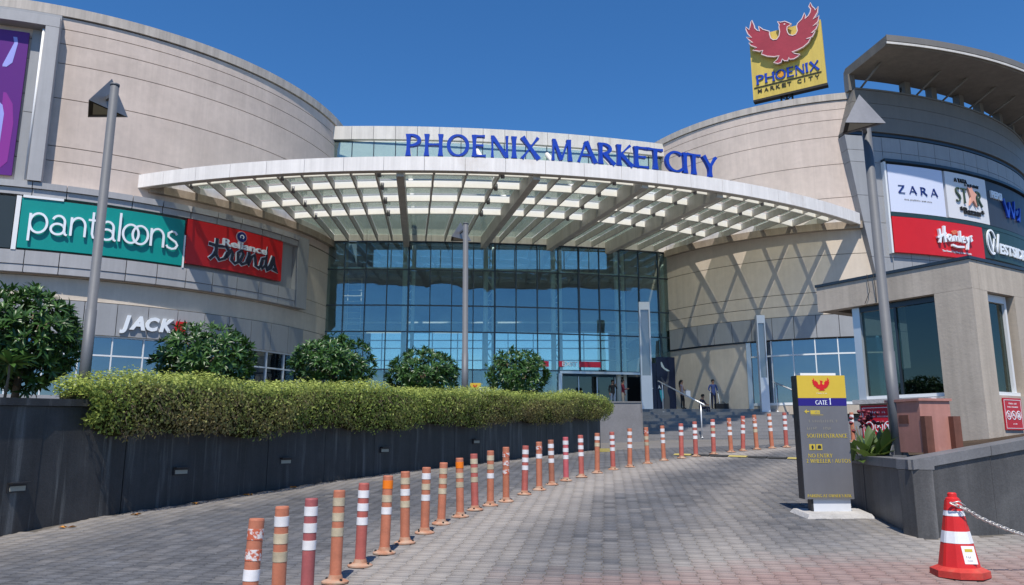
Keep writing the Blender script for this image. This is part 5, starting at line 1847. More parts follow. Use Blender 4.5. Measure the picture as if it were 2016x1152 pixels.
def put(name, me, parent, loc=(0, 0, 0), scale=(1, 1, 1), rot=(0, 0, 0)):
    o = bpy.data.objects.new(name, me)
    COL.objects.link(o)
    o.parent = parent
    o.location = loc; o.scale = scale; o.rotation_euler = rot
    return o


for i, (x, y, h) in enumerate(BOLL):
    bands = BANDS[i]; body = BODY[i]
    if i == len(BOLL) - 1:
        lab = "lone bollard seen between the gate sign and the red notice"
    else:
        lab = f"{body} bollard, {ORD[i]} from the near end, bands {DESC[bands[0]]}, {DESC[bands[1]]}, {DESC[bands[2]]}"
    if i < 3: h = 0.70
    t = thing("traffic_bollard", lab, "bollard", (x, y, gz(x, y)), random.uniform(0, 6), group="striped bollards along the ramp")
    t.rotation_euler = (random.gauss(0, .02), random.gauss(0, .02), random.uniform(0, 6))
    rs = 1.0 if i < 23 else 1.1
    put("post", POSTME[body], t, scale=(rs, rs, h))
    put("base", BASEME, t)
    for k in range(3):
        a_ = 2.094 * k + random.uniform(0, 1)
        put("bolt", BOLTME, t, (0.08 * math.cos(a_), 0.08 * math.sin(a_), 0.02))
    for k, bch in enumerate(bands):
        if bch == 'N': continue
        z_ = h * (1 - 0.178 - 0.163 * k) + random.uniform(-.004, .004)
        put("reflective_band", BANDME[bch], t, (0, 0, z_), (rs * 1.001, rs * 1.001, h * (1.02 if bch != 'O' else 1.2)), (0, 0, random.uniform(0, 6)))

# rubber speed hump across the drive, black with yellow ends
hump = thing("speed_hump", "black and yellow rubber speed hump crossing behind the bollards", "speed bump", (5.0, 17.0, gz(5, 17)))
pa, pb = Vector((3.75, 17.9, 0)), Vector((6.6, 16.2, 0))
for k in range(8):
    a, b = pa.lerp(pb, k / 8 + .004), pa.lerp(pb, (k + 1) / 8 - .004)
    d = (b - a).normalized(); nn = Vector((d.y, -d.x, 0))
    P = []
    for q_ in (a, b):
        z_ = gz(q_.x, q_.y) + .002
        P += [q_ + nn * .18 + Vector((0, 0, z_)), q_ + nn * .07 + Vector((0, 0, z_ + .028)), q_ - nn * .07 + Vector((0, 0, z_ + .028)), q_ - nn * .18 + Vector((0, 0, z_))]
    MB().add(P, [(0, 1, 2, 3), (7, 6, 5, 4), (0, 4, 5, 1), (1, 5, 6, 2), (2, 6, 7, 3), (3, 7, 4, 0)]).build("hump_segment", "kerb_yellow" if k in (0, 3, 6) else "rubber_black", hump)
yk = thing("yellow_kerb_block", "short yellow painted kerb at the far foot of the hedge wall", "kerb", (2.35, 19.4, gz(2.35, 19.4)))
MB().box((2.35, 19.4, gz(2.35, 19.4) + .04), (0.42, 0.16, 0.08), 0.25).build("kerb_piece", "kerb_yellow", yk)

# fallen leaves at the foot of the wall
for (x, y, w_) in ((-4.80, 8.56, "nearest the camera"), (-4.51, 9.42, "second from the camera"), (-4.17, 10.35, "third from the camera"), (-3.76, 11.18, "fourth from the camera"), (-3.34, 12.01, "farthest from the camera")):
    m_ = MB()
    z_ = gz(x, y)
    for q_ in range(4):
        a_ = random.uniform(0, 3.1); cx_, cy_ = x + random.uniform(-.05, .05), y + random.uniform(-.04, .04)
        dx, dy = math.cos(a_) * .045, math.sin(a_) * .045
        m_.add([(cx_ - dx, cy_ - dy, z_ + .008), (cx_ + dy * .5, cy_ - dx * .5, z_ + .03), (cx_ + dx, cy_ + dy, z_ + .012), (cx_ - dy * .5, cy_ + dx * .5, z_ + .022)], [(0, 1, 2), (0, 2, 3)])
    tag(m_.build("fallen_leaves", "leaf_litter", fix=False), "little heap of orange fallen leaves by the wall foot, " + w_, "leaves", "fallen leaves along the wall foot")

# ---------------------------------------------------------------- right planter of dark stone
planter = thing("stone_planter", "dark stone planter wall at the right carrying lamp and booth", "planter", (4.1, 8.0, 0.6))
PA, PB_, PC = Vector((4.09, 8.0, 0)), Vector((4.52, 10.6, 0)), Vector((7.9, 8.9, 0))


def slab_row(a, b, n, ta, tb, mat, flip):
    for k in range(n):
        p, q_ = a.lerp(b, k / n), a.lerp(b, (k + 1) / n)
        d = (b - a).normalized()
        p, q_ = p + d * .003, q_ - d * .003
        nn = Vector((d.y, -d.x, 0)) * flip
        o_ = random.uniform(-.003, .003)
        z0, z1 = gz(p.x, p.y) - .1, gz(q_.x, q_.y) - .1
        t0, t1 = ta + (tb - ta) * k / n, ta + (tb - ta) * (k + 1) / n
        P = []
        for w_ in (o_, -.2):
            P += [p + nn * w_ + Vector((0, 0, z0)), q_ + nn * w_ + Vector((0, 0, z1)), q_ + nn * w_ + Vector((0, 0, t1 - .105)), p + nn * w_ + Vector((0, 0, t0 - .105))]
        F6 = [(0, 1, 2, 3), (7, 6, 5, 4), (0, 4, 5, 1), (1, 5, 6, 2), (2, 6, 7, 3), (3, 7, 4, 0)]
        MB().add(P, F6).build("slab", mat, planter)
        P = []
        for w_ in (.028, -.22):
            P += [p + nn * w_ + Vector((0, 0, t0 - .10)), q_ + nn * w_ + Vector((0, 0, t1 - .10)), q_ + nn * w_ + Vector((0, 0, t1)), p + nn * w_ + Vector((0, 0, t0))]
        MB().add(P, F6).build("coping", "coping_granite", planter)


slab_row(PA, PC, 4, 1.43, 1.98, "granite_light", 1)
slab_row(PC, Vector((12.0, 9.99, 0)), 4, 1.98, 1.98, "granite_light", 1)
slab_row(PA, PB_, 3, 1.43, 1.43, "granite_light", -1)
slab_row(PB_, Vector((5.45, 13.7, 0)), 3, 1.43, 1.43, "granite_light", -1)
m_ = MB()
m_.add([(4.25, 8.15, 1.36), (8.2, 9.1, 1.86), (12.0, 10.1, 1.86), (12.0, 14, 1.8), (8.6, 14, 1.7), (5.6, 13.7, 1.38), (4.66, 10.6, 1.36)], [(0, 1, 4, 5, 6), (1, 2, 3, 4)])
tag(m_.build("planter_soil", "soil"), kind="structure")

# ---------------------------------------------------------------- concrete guard booth
BP = Vector((7.14, 11.6, 0)); BL = Vector((-.527, .85, 0)); BR = Vector((.85, .527, 0))
booth = thing("guard_booth", "bare concrete guard booth with deep roof beam on the right", "booth", (6.6, 12.6, 1.4))


def booth_box(l0, l1, r0, r1, z0, z1, name, mat, parent=booth):
    P = []
    for z_ in (z0, z1):
        for l_, r_ in ((l0, r0), (l1, r0), (l1, r1), (l0, r1)):
            P.append(BP + BL * l_ + BR * r_ + Vector((0, 0, z_)))
    m2 = MB(); m2.add(P, [(3, 2, 1, 0), (4, 5, 6, 7), (0, 1, 5, 4), (1, 2, 6, 5), (2, 3, 7, 6), (3, 0, 4, 7)])
    return m2.build(name, mat, parent)


booth_box(-.02, 2.79, -.02, 2.9, 4.40, 4.45, "roof_sheet", "aluminium_dark")
booth_box(0, 2.77, 0, 0.22, 3.94, 4.396, "roof_beam", "concrete")
booth_box(0, 0.22, 0.225, 2.9, 3.93, 4.396, "roof_beam", "concrete")
booth_box(2.55, 2.77, 0.225, 2.9, 3.94, 4.396, "roof_beam", "concrete")
booth_box(0.22, 2.55, 0.225, 2.9, 4.25, 4.396, "roof_slab", "concrete")
booth_box(0.0, 0.60, 0.0, 0.44, 1.3, 3.937, "corner_column", "concrete")
booth_box(0.0, 0.30, 1.28, 1.75, 1.3, 3.927, "side_column", "concrete")
booth_box(0.02, 0.26, 0.445, 1.275, 1.3, 2.30, "dado_wall", "concrete")
booth_box(0.605, 2.16, 0.10, 0.30, 1.3, 2.22, "dado_wall", "concrete")
booth_box(0.605, 2.22, 0.00, 0.34, 2.225, 2.30, "window_ledge", "concrete_pale")
booth_box(2.02, 2.16, 0.12, 0.26, 2.305, 3.93, "window_post", "aluminium_light")
booth_box(0.61, 2.02, 0.14, 0.24, 2.305, 2.36, "window_frame", "frame_white")
booth_box(0.61, 2.02, 0.14, 0.24, 3.84, 3.925, "window_frame", "aluminium_dark")
booth_box(0.61, 0.68, 0.14, 0.24, 2.365, 3.835, "window_frame", "aluminium_dark")
booth_box(1.36, 1.40, 0.15, 0.23, 2.365, 3.835, "window_frame", "aluminium_dark")
booth_box(0.685, 1.355, 0.18, 0.195, 2.365, 3.835, "window_pane", "booth_glass")
booth_box(1.405, 2.015, 0.18, 0.195, 2.365, 3.835, "window_pane", "booth_glass")
booth_box(0.10, 0.20, 0.45, 0.52, 2.31, 3.92, "window_frame", "frame_white")
booth_box(0.10, 0.20, 1.14, 1.20, 2.31, 3.92, "window_frame", "frame_white")
booth_box(0.08, 0.22, 0.45, 1.27, 2.305, 2.36, "window_frame", "frame_white")
booth_box(0.10, 0.20, 0.525, 1.135, 3.80, 3.92, "window_frame", "frame_white")
booth_box(0.145, 0.16, 0.525, 1.135, 2.365, 3.795, "window_pane", "booth_glass")
booth_box(0.6, 2.4, 2.2, 2.4, 1.3, 4.24, "rear_wall", "lamp_inside")
booth_box(0.62, 2.1, 1.3, 1.34, 1.4, 2.9, "desk_screen", "lamp_inside")
# cable hanging from the roof edge
p = BP + BL * 1.6 + BR * -0.03
m_ = MB()
m_.tube([p + Vector((0, 0, 4.46)), p + Vector((.01, -.02, 4.2)), p + Vector((.02, 0, 3.95))], 0.006, 5)
m_.tube([p + Vector((-.06, .1, 4.46)), p + BL * .1 + Vector((0, -.02, 4.15)), p + BL * .2 + Vector((0, 0, 3.95))], 0.005, 5)
tag(m_.build("hanging_cable", "rubber_black"), "thin black cable looping down from the booth roof edge", "cable")


def warning(label, org, ax, w, h):
    t = thing("warning_notice", label, "notice", org, group="red prohibition notices on the booth")
    fr = plane_frame(org, ax)
    MB().prism([(0, 0), (w, 0), (w, h), (0, h)], fr, 0.003, 0.018).build("notice_plate", "warning_red", t)
    m2 = MB()
    for y_ in (0.045 * h, 0.93 * h):
        m2.prism([(0.04 * w, y_), (0.96 * w, y_), (0.96 * w, y_ + 0.015 * h), (0.04 * w, y_ + 0.015 * h)], fr, 0.018, 0.021)
    for x_ in (0.04 * w, 0.945 * w):
        m2.prism([(x_, 0.06 * h), (x_ + 0.015 * w, 0.06 * h), (x_ + 0.015 * w, 0.93 * h), (x_, 0.93 * h)], fr, 0.018, 0.0205)
    worn_print(m2, fr, 0.29 * w, 0.80 * h, 0.42 * w, 0.06 * h, 0.018, 0.022, 5)
    worn_print(m2, fr, 0.20 * w, 0.70 * h, 0.60 * w, 0.04 * h, 0.018, 0.022, 6)
    for k in range(3):
        c_ = (0.22 + 0.28 * k) * w
        m2.ribbon(arc(c_, 0.46 * h, 0.115 * w, 0.13 * h, 0, 360, 20)[:-1], 0.022 * w, fr, 0.018, 0.0225, closed=True)
        m2.ribbon([(c_ - 0.08 * w, 0.55 * h), (c_ + 0.08 * w, 0.37 * h)], 0.02 * w, fr, 0.018, 0.0235)
        if k == 0:
            m2.ribbon([(c_ - .01 * w, 0.40 * h), (c_ + .01 * w, 0.52 * h)], 0.045 * w, fr, 0.018, 0.0215)
        elif k == 1:
            m2.ribbon([(c_ - .05 * w, 0.44 * h), (c_, 0.5 * h), (c_ + .05 * w, 0.43 * h)], 0.03 * w, fr, 0.018, 0.0215)
        else:
            m2.ribbon([(c_ - .06 * w, 0.43 * h), (c_ + .06 * w, 0.43 * h)], 0.07 * w, fr, 0.018, 0.0215)
            m2.ribbon([(c_ - .03 * w, 0.50 * h), (c_ + .04 * w, 0.50 * h)], 0.05 * w, fr, 0.018, 0.0217)
    worn_print(m2, fr, 0.42 * w, 0.17 * h, 0.22 * w, 0.04 * h, 0.018, 0.022, 7)
    m2.build("printed_symbols", "letter_white", t)


o_ = BP + BL * 2.12 + BR * 0.095 + Vector((0, 0, 1.52))
warning("red notice below the booth's wide window, partly behind the flowers", tuple(o_), tuple(-BL), 0.62, 0.68)
o_ = BP + BR * 0.52 - BL * 0.0 + Vector((0, 0, 1.77))
warning("red notice on the booth's right face, cut by the photo edge", tuple(o_ + BL * 0.015), tuple(BR), 0.55, 0.49)

# pink metal box with brown corner posts on the planter
bxa = math.atan2(0.55, 3.8) * 0.4
box_ = thing("metal_cabinet", "faded pink metal cabinet with brown corner posts on the planter", "cabinet", (4.98, 9.2, 1.45), 0.22)
m_ = MB(); m_.box((0, 0.18, 0.33), (0.42, 0.55, 0.60)); m_.build("cabinet_body", "pink_metal", box_, local=True)
m_ = MB(); m_.box((0, 0.18, 0.645), (0.46, 0.59, 0.03)); m_.build("lid", "pink_metal", box_, local=True)
for x_ in (-0.17, 0.22):
    m_ = MB(); m_.box((x_, -0.135, 0.22), (0.10, 0.075, 0.46)); m_.build("corner_post", "brown_wood", box_, local=True)
m_ = MB(); m_.box((-0.213, 0.18, 0.42), (0.006, 0.16, 0.10)); m_.build("side_vent", "brown_wood", box_, local=True)
m_ = MB(); m_.box((0.02, -0.05, 0.665), (0.07, 0.05, 0.012)); m_.build("lid_patch", "white_paint", box_, local=True)

# leafy plants and red flowers on the planter
def broad_plant(label, c, n, Lf, seed, cat="plant"):
    r = random.Random(seed)
    t = thing("broad_leaf_plant", label, cat, c)
    for k in range(n):
        a_ = r.uniform(0, 6.28); el = r.uniform(0.25, 1.35)
        d = Vector((math.cos(a_) * math.cos(el), math.sin(a_) * math.cos(el), math.sin(el)))
        side = Vector((0, 0, 1)).cross(d).normalized(); up = d.cross(side)
        L0 = Lf * r.uniform(0.7, 1.25); W0 = L0 * r.uniform(0.24, 0.34)
        p = Vector((r.gauss(0, .10), r.gauss(0, .08), 0.0))
        vs = []
        prof = [(0, .08), (.2, .5), (.5, 1), (.78, .75), (1, .02)]
        for u_, w_ in prof:
            q_ = p + d * u_ * L0 + Vector((0, 0, -0.28 * L0 * u_ * u_ * math.cos(el)))
            vs += [q_ - side * w_ * W0 / 2 + up * .1 * w_ * W0, q_, q_ + side * w_ * W0 / 2 + up * .1 * w_ * W0]
        fs = []
        for j in range(4):
            for e in (0, 1):
                fs.append((j * 3 + e, (j + 1) * 3 + e, (j + 1) * 3 + e + 1, j * 3 + e + 1))
        tc_ = np.ones((len(vs), 4)); tc_[:, 0] = min(1, max(0, r.gauss(.5, .25))); tc_[:, 1] = 0; tc_[:, 2] = 0
        np_mesh("leaf", np.array([tuple(v_) for v_ in vs]), np.array(fs), "leaf_broad", tc_, t, smooth=True)
    return t


broad_plant("broad green leaves directly right of the gate sign", (4.46, 9.70, 1.36), 40, 0.44, 4)
broad_plant("green leafy clump at the foot of the right lamp post", (4.66, 9.95, 1.36), 30, 0.38, 9)
fl = thing("flower_head", "dark red flower clusters before the red booth notice", "flowers", (4.62, 10.15, 1.4))
r9 = random.Random(5)
for k in range(34):
    x_, y_, z_ = r9.gauss(0.03, .075), r9.gauss(0, .05), r9.gauss(0.47, .06)
    m_ = MB()
    m_.lathe([(0.001, -.024), (.02, -.014), (.028, .004), (.02, .02), (.001, .027)], 7, (x_, y_, z_))
    m_.build("bloom", "flower_red", fl, local=True)
m_ = MB()
for k in range(8):
    x_ = r9.gauss(0, .1)
    m_.tube([(x_ * .3, 0, 0), (x_, 0, .4)], .006, 5)
m_.build("stems", "bark", fl, local=True)

# ---------------------------------------------------------------- gate sign totem
tot = thing("gate_sign", "grey sign pillar with yellow head reading GATE 1", "sign", (3.8, 9.4, gz(3.8, 9.4)))
fr = plane_frame((3.495, 9.40, 0.93), (1, 0.02, 0))
Hh = 1.475
W = 0.60
MB().prism([(0, 0), (W, 0), (W, Hh), (0, Hh)], fr, -0.17, -0.012).build("sign_case", "totem_dark", tot)
MB().prism([(0.006, 0.0), (W, 0.0), (W, Hh - 0.372), (0.006, Hh - 0.372)], fr, -0.01, 0.0).build("info_panel", "totem_grey", tot)
MB().prism([(0.006, Hh - 0.37), (W, Hh - 0.37), (W, Hh - 0.278), (0.006, Hh - 0.278)], fr, -0.01, 0.001).build("gate_panel", "totem_navy", tot)
MB().prism([(0.006, Hh - 0.276), (W, Hh - 0.276), (W, Hh), (0.006, Hh)], fr, -0.01, 0.0).build("head_panel", "totem_yellow", tot)
MB().prism([(0.06, Hh + 0.002), (0.5, Hh + 0.002), (0.5, Hh + 0.03), (0.06, Hh + 0.03)], fr, -0.15, -0.02).build("top_cap", "white_paint", tot)
bs = 0.046
b2 = [((x_ - 2.2) * bs + 0.30, (y_ - 3.3) * bs * 0.95 + Hh - 0.135) for x_, y_ in BIRD]
MB().prism(b2, fr, 0.0, 0.004).build("bird_emblem", "red_board", tot)
m_ = MB(); worn_print(m_, fr, 0.24, Hh - 0.225, 0.13, 0.014, 0.0, 0.003, 8); m_.build("small_print", "letter_white", tot)
m_ = MB()
caps_text(m_, "GATE", fr, 0.215, Hh - 0.356, 0.052, 0.001, 0.005, squeeze=0.82, fat=0.9)
caps_text(m_, "1", fr, 0.385, Hh - 0.356, 0.078, 0.001, 0.005, squeeze=0.8, fat=0.8)
m_.build("gate_lettering", "letter_white", tot)
m_ = MB()
m_.prism([(0.07, 1.035 - .0), (0.10, 1.062), (0.10, 1.043), (0.13, 1.043), (0.13, 1.027), (0.10, 1.027), (0.10, 1.008)], fr, 0.0, 0.003)
caps_text(m_, "SOUTH ENTRANCE", fr, 0.080, 0.722, 0.046, 0.0, 0.003, width=0.50, gap=0.14, fat=0.95)
caps_text(m_, "NO ENTRY", fr, 0.080, 0.487, 0.044, 0.0, 0.003, width=0.30, gap=0.13, fat=0.95)
caps_text(m_, "2 WHEELER | AUTOS", fr, 0.055, 0.425, 0.044, 0.0, 0.003, width=0.54, gap=0.13, fat=0.95)
caps_text(m_, "PARKING AT OWNER'S RISK", fr, 0.040, 0.022, 0.034, 0.0, 0.003, width=0.53, gap=0.15, fat=0.9)
m_.prism([(0.145, 1.005), (0.26, 1.005), (0.26, 1.05), (0.145, 1.05)], fr, 0.0, 0.002)
m_.prism([(0.145, 0.992), (0.30, 0.992), (0.30, 0.997), (0.145, 0.997)], fr, 0.0, 0.002)
m_.build("gold_lettering", "gold_letter", tot)
m_ = MB()
worn_print(m_, fr, 0.20, 1.014, 0.06, 0.024, 0.002, 0.004, 9)
m_.build("faded_lettering", "gold_faded", tot)
m_ = MB()
worn_print(m_, fr, 0.09, 0.818, 0.13, 0.036, 0.0, 0.003, 10)
worn_print(m_, fr, 0.29, 0.818, 0.11, 0.036, 0.0, 0.003, 11)
worn_print(m_, fr, 0.12, 0.905, 0.36, 0.036, 0.0, 0.002, 12)
m_.build("faded_lettering", "gold_faded", tot)
for k in range(2):
    x_ = 0.10 + 0.085 * k
    m_ = MB(); m_.prism([(x_, 0.575), (x_ + .072, 0.575), (x_ + .072, 0.645), (x_, 0.645)], fr, 0.0, 0.003); m_.build("pictogram_tile", "gold_letter", tot)
    m_ = MB()
    if k == 0:
        m_.prism([(x_ + .03, .585), (x_ + .045, .585), (x_ + .055, .61), (x_ + .04, .638), (x_ + .025, .62)], fr, .003, .005)
    else:
        m_.prism([(x_ + .014, .592), (x_ + .06, .592), (x_ + .06, .622), (x_ + .045, .634), (x_ + .02, .63)], fr, .003, .005)
    m_.build("pictogram", "totem_dark", tot)
MB().prism([(0.115, -0.2), (0.565, -0.2), (0.565, -0.002), (0.115, -0.002)], fr, -0.14, -0.03).build("foot_plate", "pylon_white", tot)
MB().prism([(0.09, -0.2), (0.114, -0.2), (0.114, -0.002), (0.09, -0.002)], fr, -0.14, -0.03).build("foot_side", "totem_dark", tot)
m_ = MB()
m_.add([(3.42, 9.16, gz(3.42, 9.16) - .02), (4.24, 9.18, gz(4.2, 9.18) - .02), (4.30, 9.75, gz(4.3, 9.75) - .02), (3.40, 9.72, gz(3.4, 9.72) - .02),
        (3.46, 9.2, 0.775), (4.2, 9.22, 0.775), (4.25, 9.7, 0.80), (3.45, 9.68, 0.80)], [(0, 1, 5, 4), (1, 2, 6, 5), (2, 3, 7, 6), (3, 0, 4, 7), (4, 5, 6, 7)])
m_.build("footing", "concrete_pale", tot)

# ---------------------------------------------------------------- traffic cone and chain
cx_, cy_ = 3.58, 6.40
cone = thing("traffic_cone", "red and white traffic cone with chain at lower right", "traffic cone", (cx_, cy_, gz(cx_, cy_)), R_(-6.5))
cone.scale = (1, 1, 0.90)
oct_ = []
for k in range(8):
    a_ = R_(22.5 + 45 * k)
    oct_.append((0.215 * math.cos(a_), 0.215 * math.sin(a_)))
vs = [(x_, y_, 0.0) for x_, y_ in oct_] + [(x_ * .99, y_ * .99, 0.055) for x_, y_ in oct_] + [(x_ * .72, y_ * .72, 0.085) for x_, y_ in oct_]
fs = [tuple(reversed(range(8)))] + [(k, (k + 1) % 8, 8 + (k + 1) % 8, 8 + k) for k in range(8)] + [(8 + k, 8 + (k + 1) % 8, 16 + (k + 1) % 8, 16 + k) for k in range(8)] + [tuple(range(16, 24))]
m_ = MB(); m_.add(vs, fs); m_.build("cone_base", "cone_base", cone, local=True)


def cone_sec(z0, z1, r0, r1, name, mat, n=8):
    vs = []
    for r_, z_ in ((r0, z0), (r1, z1)):
        for k in range(n):
            a_ = R_(22.5 + 45 * k)
            for da in (-0.10, 0.10):
                vs.append((r_ * math.cos(a_ + da), r_ * math.sin(a_ + da), z_))
    K = n * 2
    fs = [(k, (k + 1) % K, K + (k + 1) % K, K + k) for k in range(K)] + [tuple(range(K, 2 * K)), tuple(reversed(range(K)))]
    m2 = MB(); m2.add(vs, fs)
    return m2.build(name, mat, cone, local=True)


cone_sec(0.085, 0.285, 0.150, 0.116, "cone_section", "cone_red")
cone_sec(0.285, 0.385, 0.118, 0.100, "reflective_collar", "reflective_white")
cone_sec(0.385, 0.515, 0.100, 0.078, "cone_section", "cone_red")
cone_sec(0.515, 0.560, 0.080, 0.071, "reflective_collar", "reflective_white")
cone_sec(0.560, 0.650, 0.072, 0.058, "cone_section", "cone_red")
m_ = MB(); m_.lathe([(0.052, 0.65), (0.050, 0.665), (0.036, 0.675), (0.034, 0.705), (0.026, 0.715), (0, 0.716)], 16); m_.build("cone_tip", "cone_red", cone, local=True)
ca_ = R_(-90)
frc = plane_frame((0.137 * math.cos(ca_) + .012 * math.sin(ca_), 0.137 * math.sin(ca_) - .012 * math.cos(ca_), .12), (-math.sin(ca_), math.cos(ca_), 0), (-math.cos(ca_) * .16, -math.sin(ca_) * .16, 1))
MB().prism([(0, 0), (.095, 0), (.085, .15), (-.01, .15)], frc, 0.0, 0.003).build("sticker", "white_paint", cone, local=True)
MB().prism([(.012, .10), (.07, .10), (.07, .125), (.012, .125)], frc, 0.003, 0.004).build("sticker_print", "gold_letter", cone, local=True)
m_ = MB(); worn_print(m_, frc, .018, .05, .05, .018, .003, .0045, 13); worn_print(m_, frc, .016, .022, .05, .01, .003, .0045, 14); m_.build("sticker_print", "sign_black", cone, local=True)

chain = thing("barrier_chain", "pale metal chain running right from the cone top", "chain", (cx_, cy_, 1.1))
p0 = Vector((cx_ - .055, cy_ - .075, gz(cx_, cy_) + .565)); p1 = Vector((4.85, 6.55, 0.80))
NLK = 44
TOR = None
prev = None
for k in range(NLK):
    t_ = (k + .5) / NLK
    p = p0.lerp(p1, t_) + Vector((0, -0.05 * math.sin(min(1, t_ * 6) * math.pi), -0.10 * math.sin(math.pi * t_)))
    t2 = (k + .6) / NLK
    pn = p0.lerp(p1, t2) + Vector((0, -0.05 * math.sin(min(1, t2 * 6) * math.pi), -0.10 * math.sin(math.pi * t2)))
    d = (pn - p).normalized()
    if TOR is None:
        m_ = MB()
        loop = [(0.019 * math.cos(a_) + (0.009 if math.cos(a_) > 0 else -0.009), 0.0115 * math.sin(a_), 0) for a_ in [6.2832 * q_ / 12 for q_ in range(13)]]
        m_.tube(loop, 0.0048, 6, caps=False)
        TOR = unit_mesh(m_, "chain_link", "chain_metal")
    o = bpy.data.objects.new("chain_link", TOR); COL.objects.link(o); o.parent = chain
    rx_ = d.to_track_quat('X', 'Z').to_matrix().to_4x4() @ Matrix.Rotation(math.pi / 2 * (k % 2) + 0.5, 4, 'X')
    o.matrix_local = Matrix.Translation(p - chain.location) @ rx_
m_ = MB(); m_.tube([p0 + Vector((0, 0, 0)), p0 + Vector((.05, -.02, .015)), p0 + Vector((.11, .0, -.02))], .006, 6); m_.build("chain_tie", "chain_metal", chain)
m_ = MB(); m_.tube([(4.88, 6.56, gz(4.88, 6.56)), (4.88, 6.56, 0.95)], .022, 8); m_.build("end_post", "steel_bright", chain)

# ---------------------------------------------------------------- things near the entrance
def pylon(label, c, top, wd):
    t = thing("light_pylon", label, "pylon", c)
    zb = c[2]
    MB().box((c[0], c[1], zb + 0.95), (wd, 0.3, 1.9)).build("pylon_base", "pylon_white", t)
    MB().box((c[0], c[1] + .02, (zb + 1.9 + top - .45) / 2), (wd * .74, 0.2, top - .45 - zb - 1.9)).build("light_panel", "pylon_glass", t)
    for s_ in (-1, 1):
        MB().box((c[0] + s_ * wd * .44, c[1], (zb + 1.9 + top - .45) / 2), (wd * .12, 0.3, top - .45 - zb - 1.9)).build("edge_frame", "pylon_white", t)
    MB().box((c[0], c[1], top - .225), (wd, 0.3, .45)).build("pylon_cap", "pylon_white", t)


pylon("white and grey light pylon left of the handrail before the glass", (7.62, 43.4, PLAT), 9.35, 0.62)
pylon("white and grey light pylon before the right-hand shop windows", (14.02, 42.62, 3.04), 8.45, 0.46)


def handrail(label, top, bot, post_top, post_bot):
    t = thing("handrail", label, "handrail", post_bot)
    m2 = MB(); m2.tube([top, bot], 0.038, 8); m2.build("rail", "steel_bright", t)
    for p_, zb in ((post_top, post_top[2]), (post_bot, post_bot[2])):
        f_ = (p_[1] - top[1]) / (bot[1] - top[1])
        zt_ = top[2] + (bot[2] - top[2]) * f_
        m2 = MB(); m2.tube([(p_[0], p_[1], zb), (p_[0], p_[1], zt_)], 0.032, 8); m2.build("post", "steel_bright", t)
        m2 = MB(); m2.tube([(p_[0], p_[1], zb), (p_[0], p_[1], zb + .03)], 0.07, 10); m2.build("base_flange", "steel_bright", t)


handrail("steel handrail on the steps right of the first pylon", (8.25, 43.2, 4.80), (9.82, 39.25, 3.30), (8.40, 42.8, 3.05), (9.70, 39.55, 1.64))
handrail("steel handrail on the steps beside the second pylon, behind the gate sign", (14.5, 43.2, 4.85), (16.1, 39.25, 3.30), (14.72, 42.7, 3.05), (16.0, 39.5, 1.64))
# little yellow sign and white box behind the hedge
ys = thing("garden_sign", "small yellow sign with red bird peeping over the hedge by the middle lamp post", "sign", (-0.93, 19.6, 2.2))
fr = plane_frame((-1.07, 19.6, 2.86), (1, 0, 0))
MB().prism([(0, -0.6), (.27, -0.6), (.27, -.01), (0, -.01)], fr, -.05, -.001).build("sign_panel", "totem_grey", ys)
MB().prism([(0, 0), (.27, 0), (.27, .17), (0, .17)], fr, -.05, 0).build("head_panel", "totem_yellow", ys)
MB().prism([((x_ - 2.2) * .022 + .125, (y_ - 3.5) * .022 + .09) for x_, y_ in BIRD], fr, 0, .006).build("bird_emblem", "red_board", ys)
wb = thing("meter_box", "small white box on the hedge line right of the little yellow sign", "box", (-0.70, 19.4, 2.4))
MB().box((-0.70, 19.4, 2.78), (.24, .15, .2)).build("box_body", "white_paint", wb)
MB().box((-0.70, 19.4, 2.89), (.27, .18, .02)).build("box_lid", "white_paint", wb)
MB().box((-0.70, 19.4, 2.5), (.05, .05, .36)).build("box_post", "lamp_grey", wb)


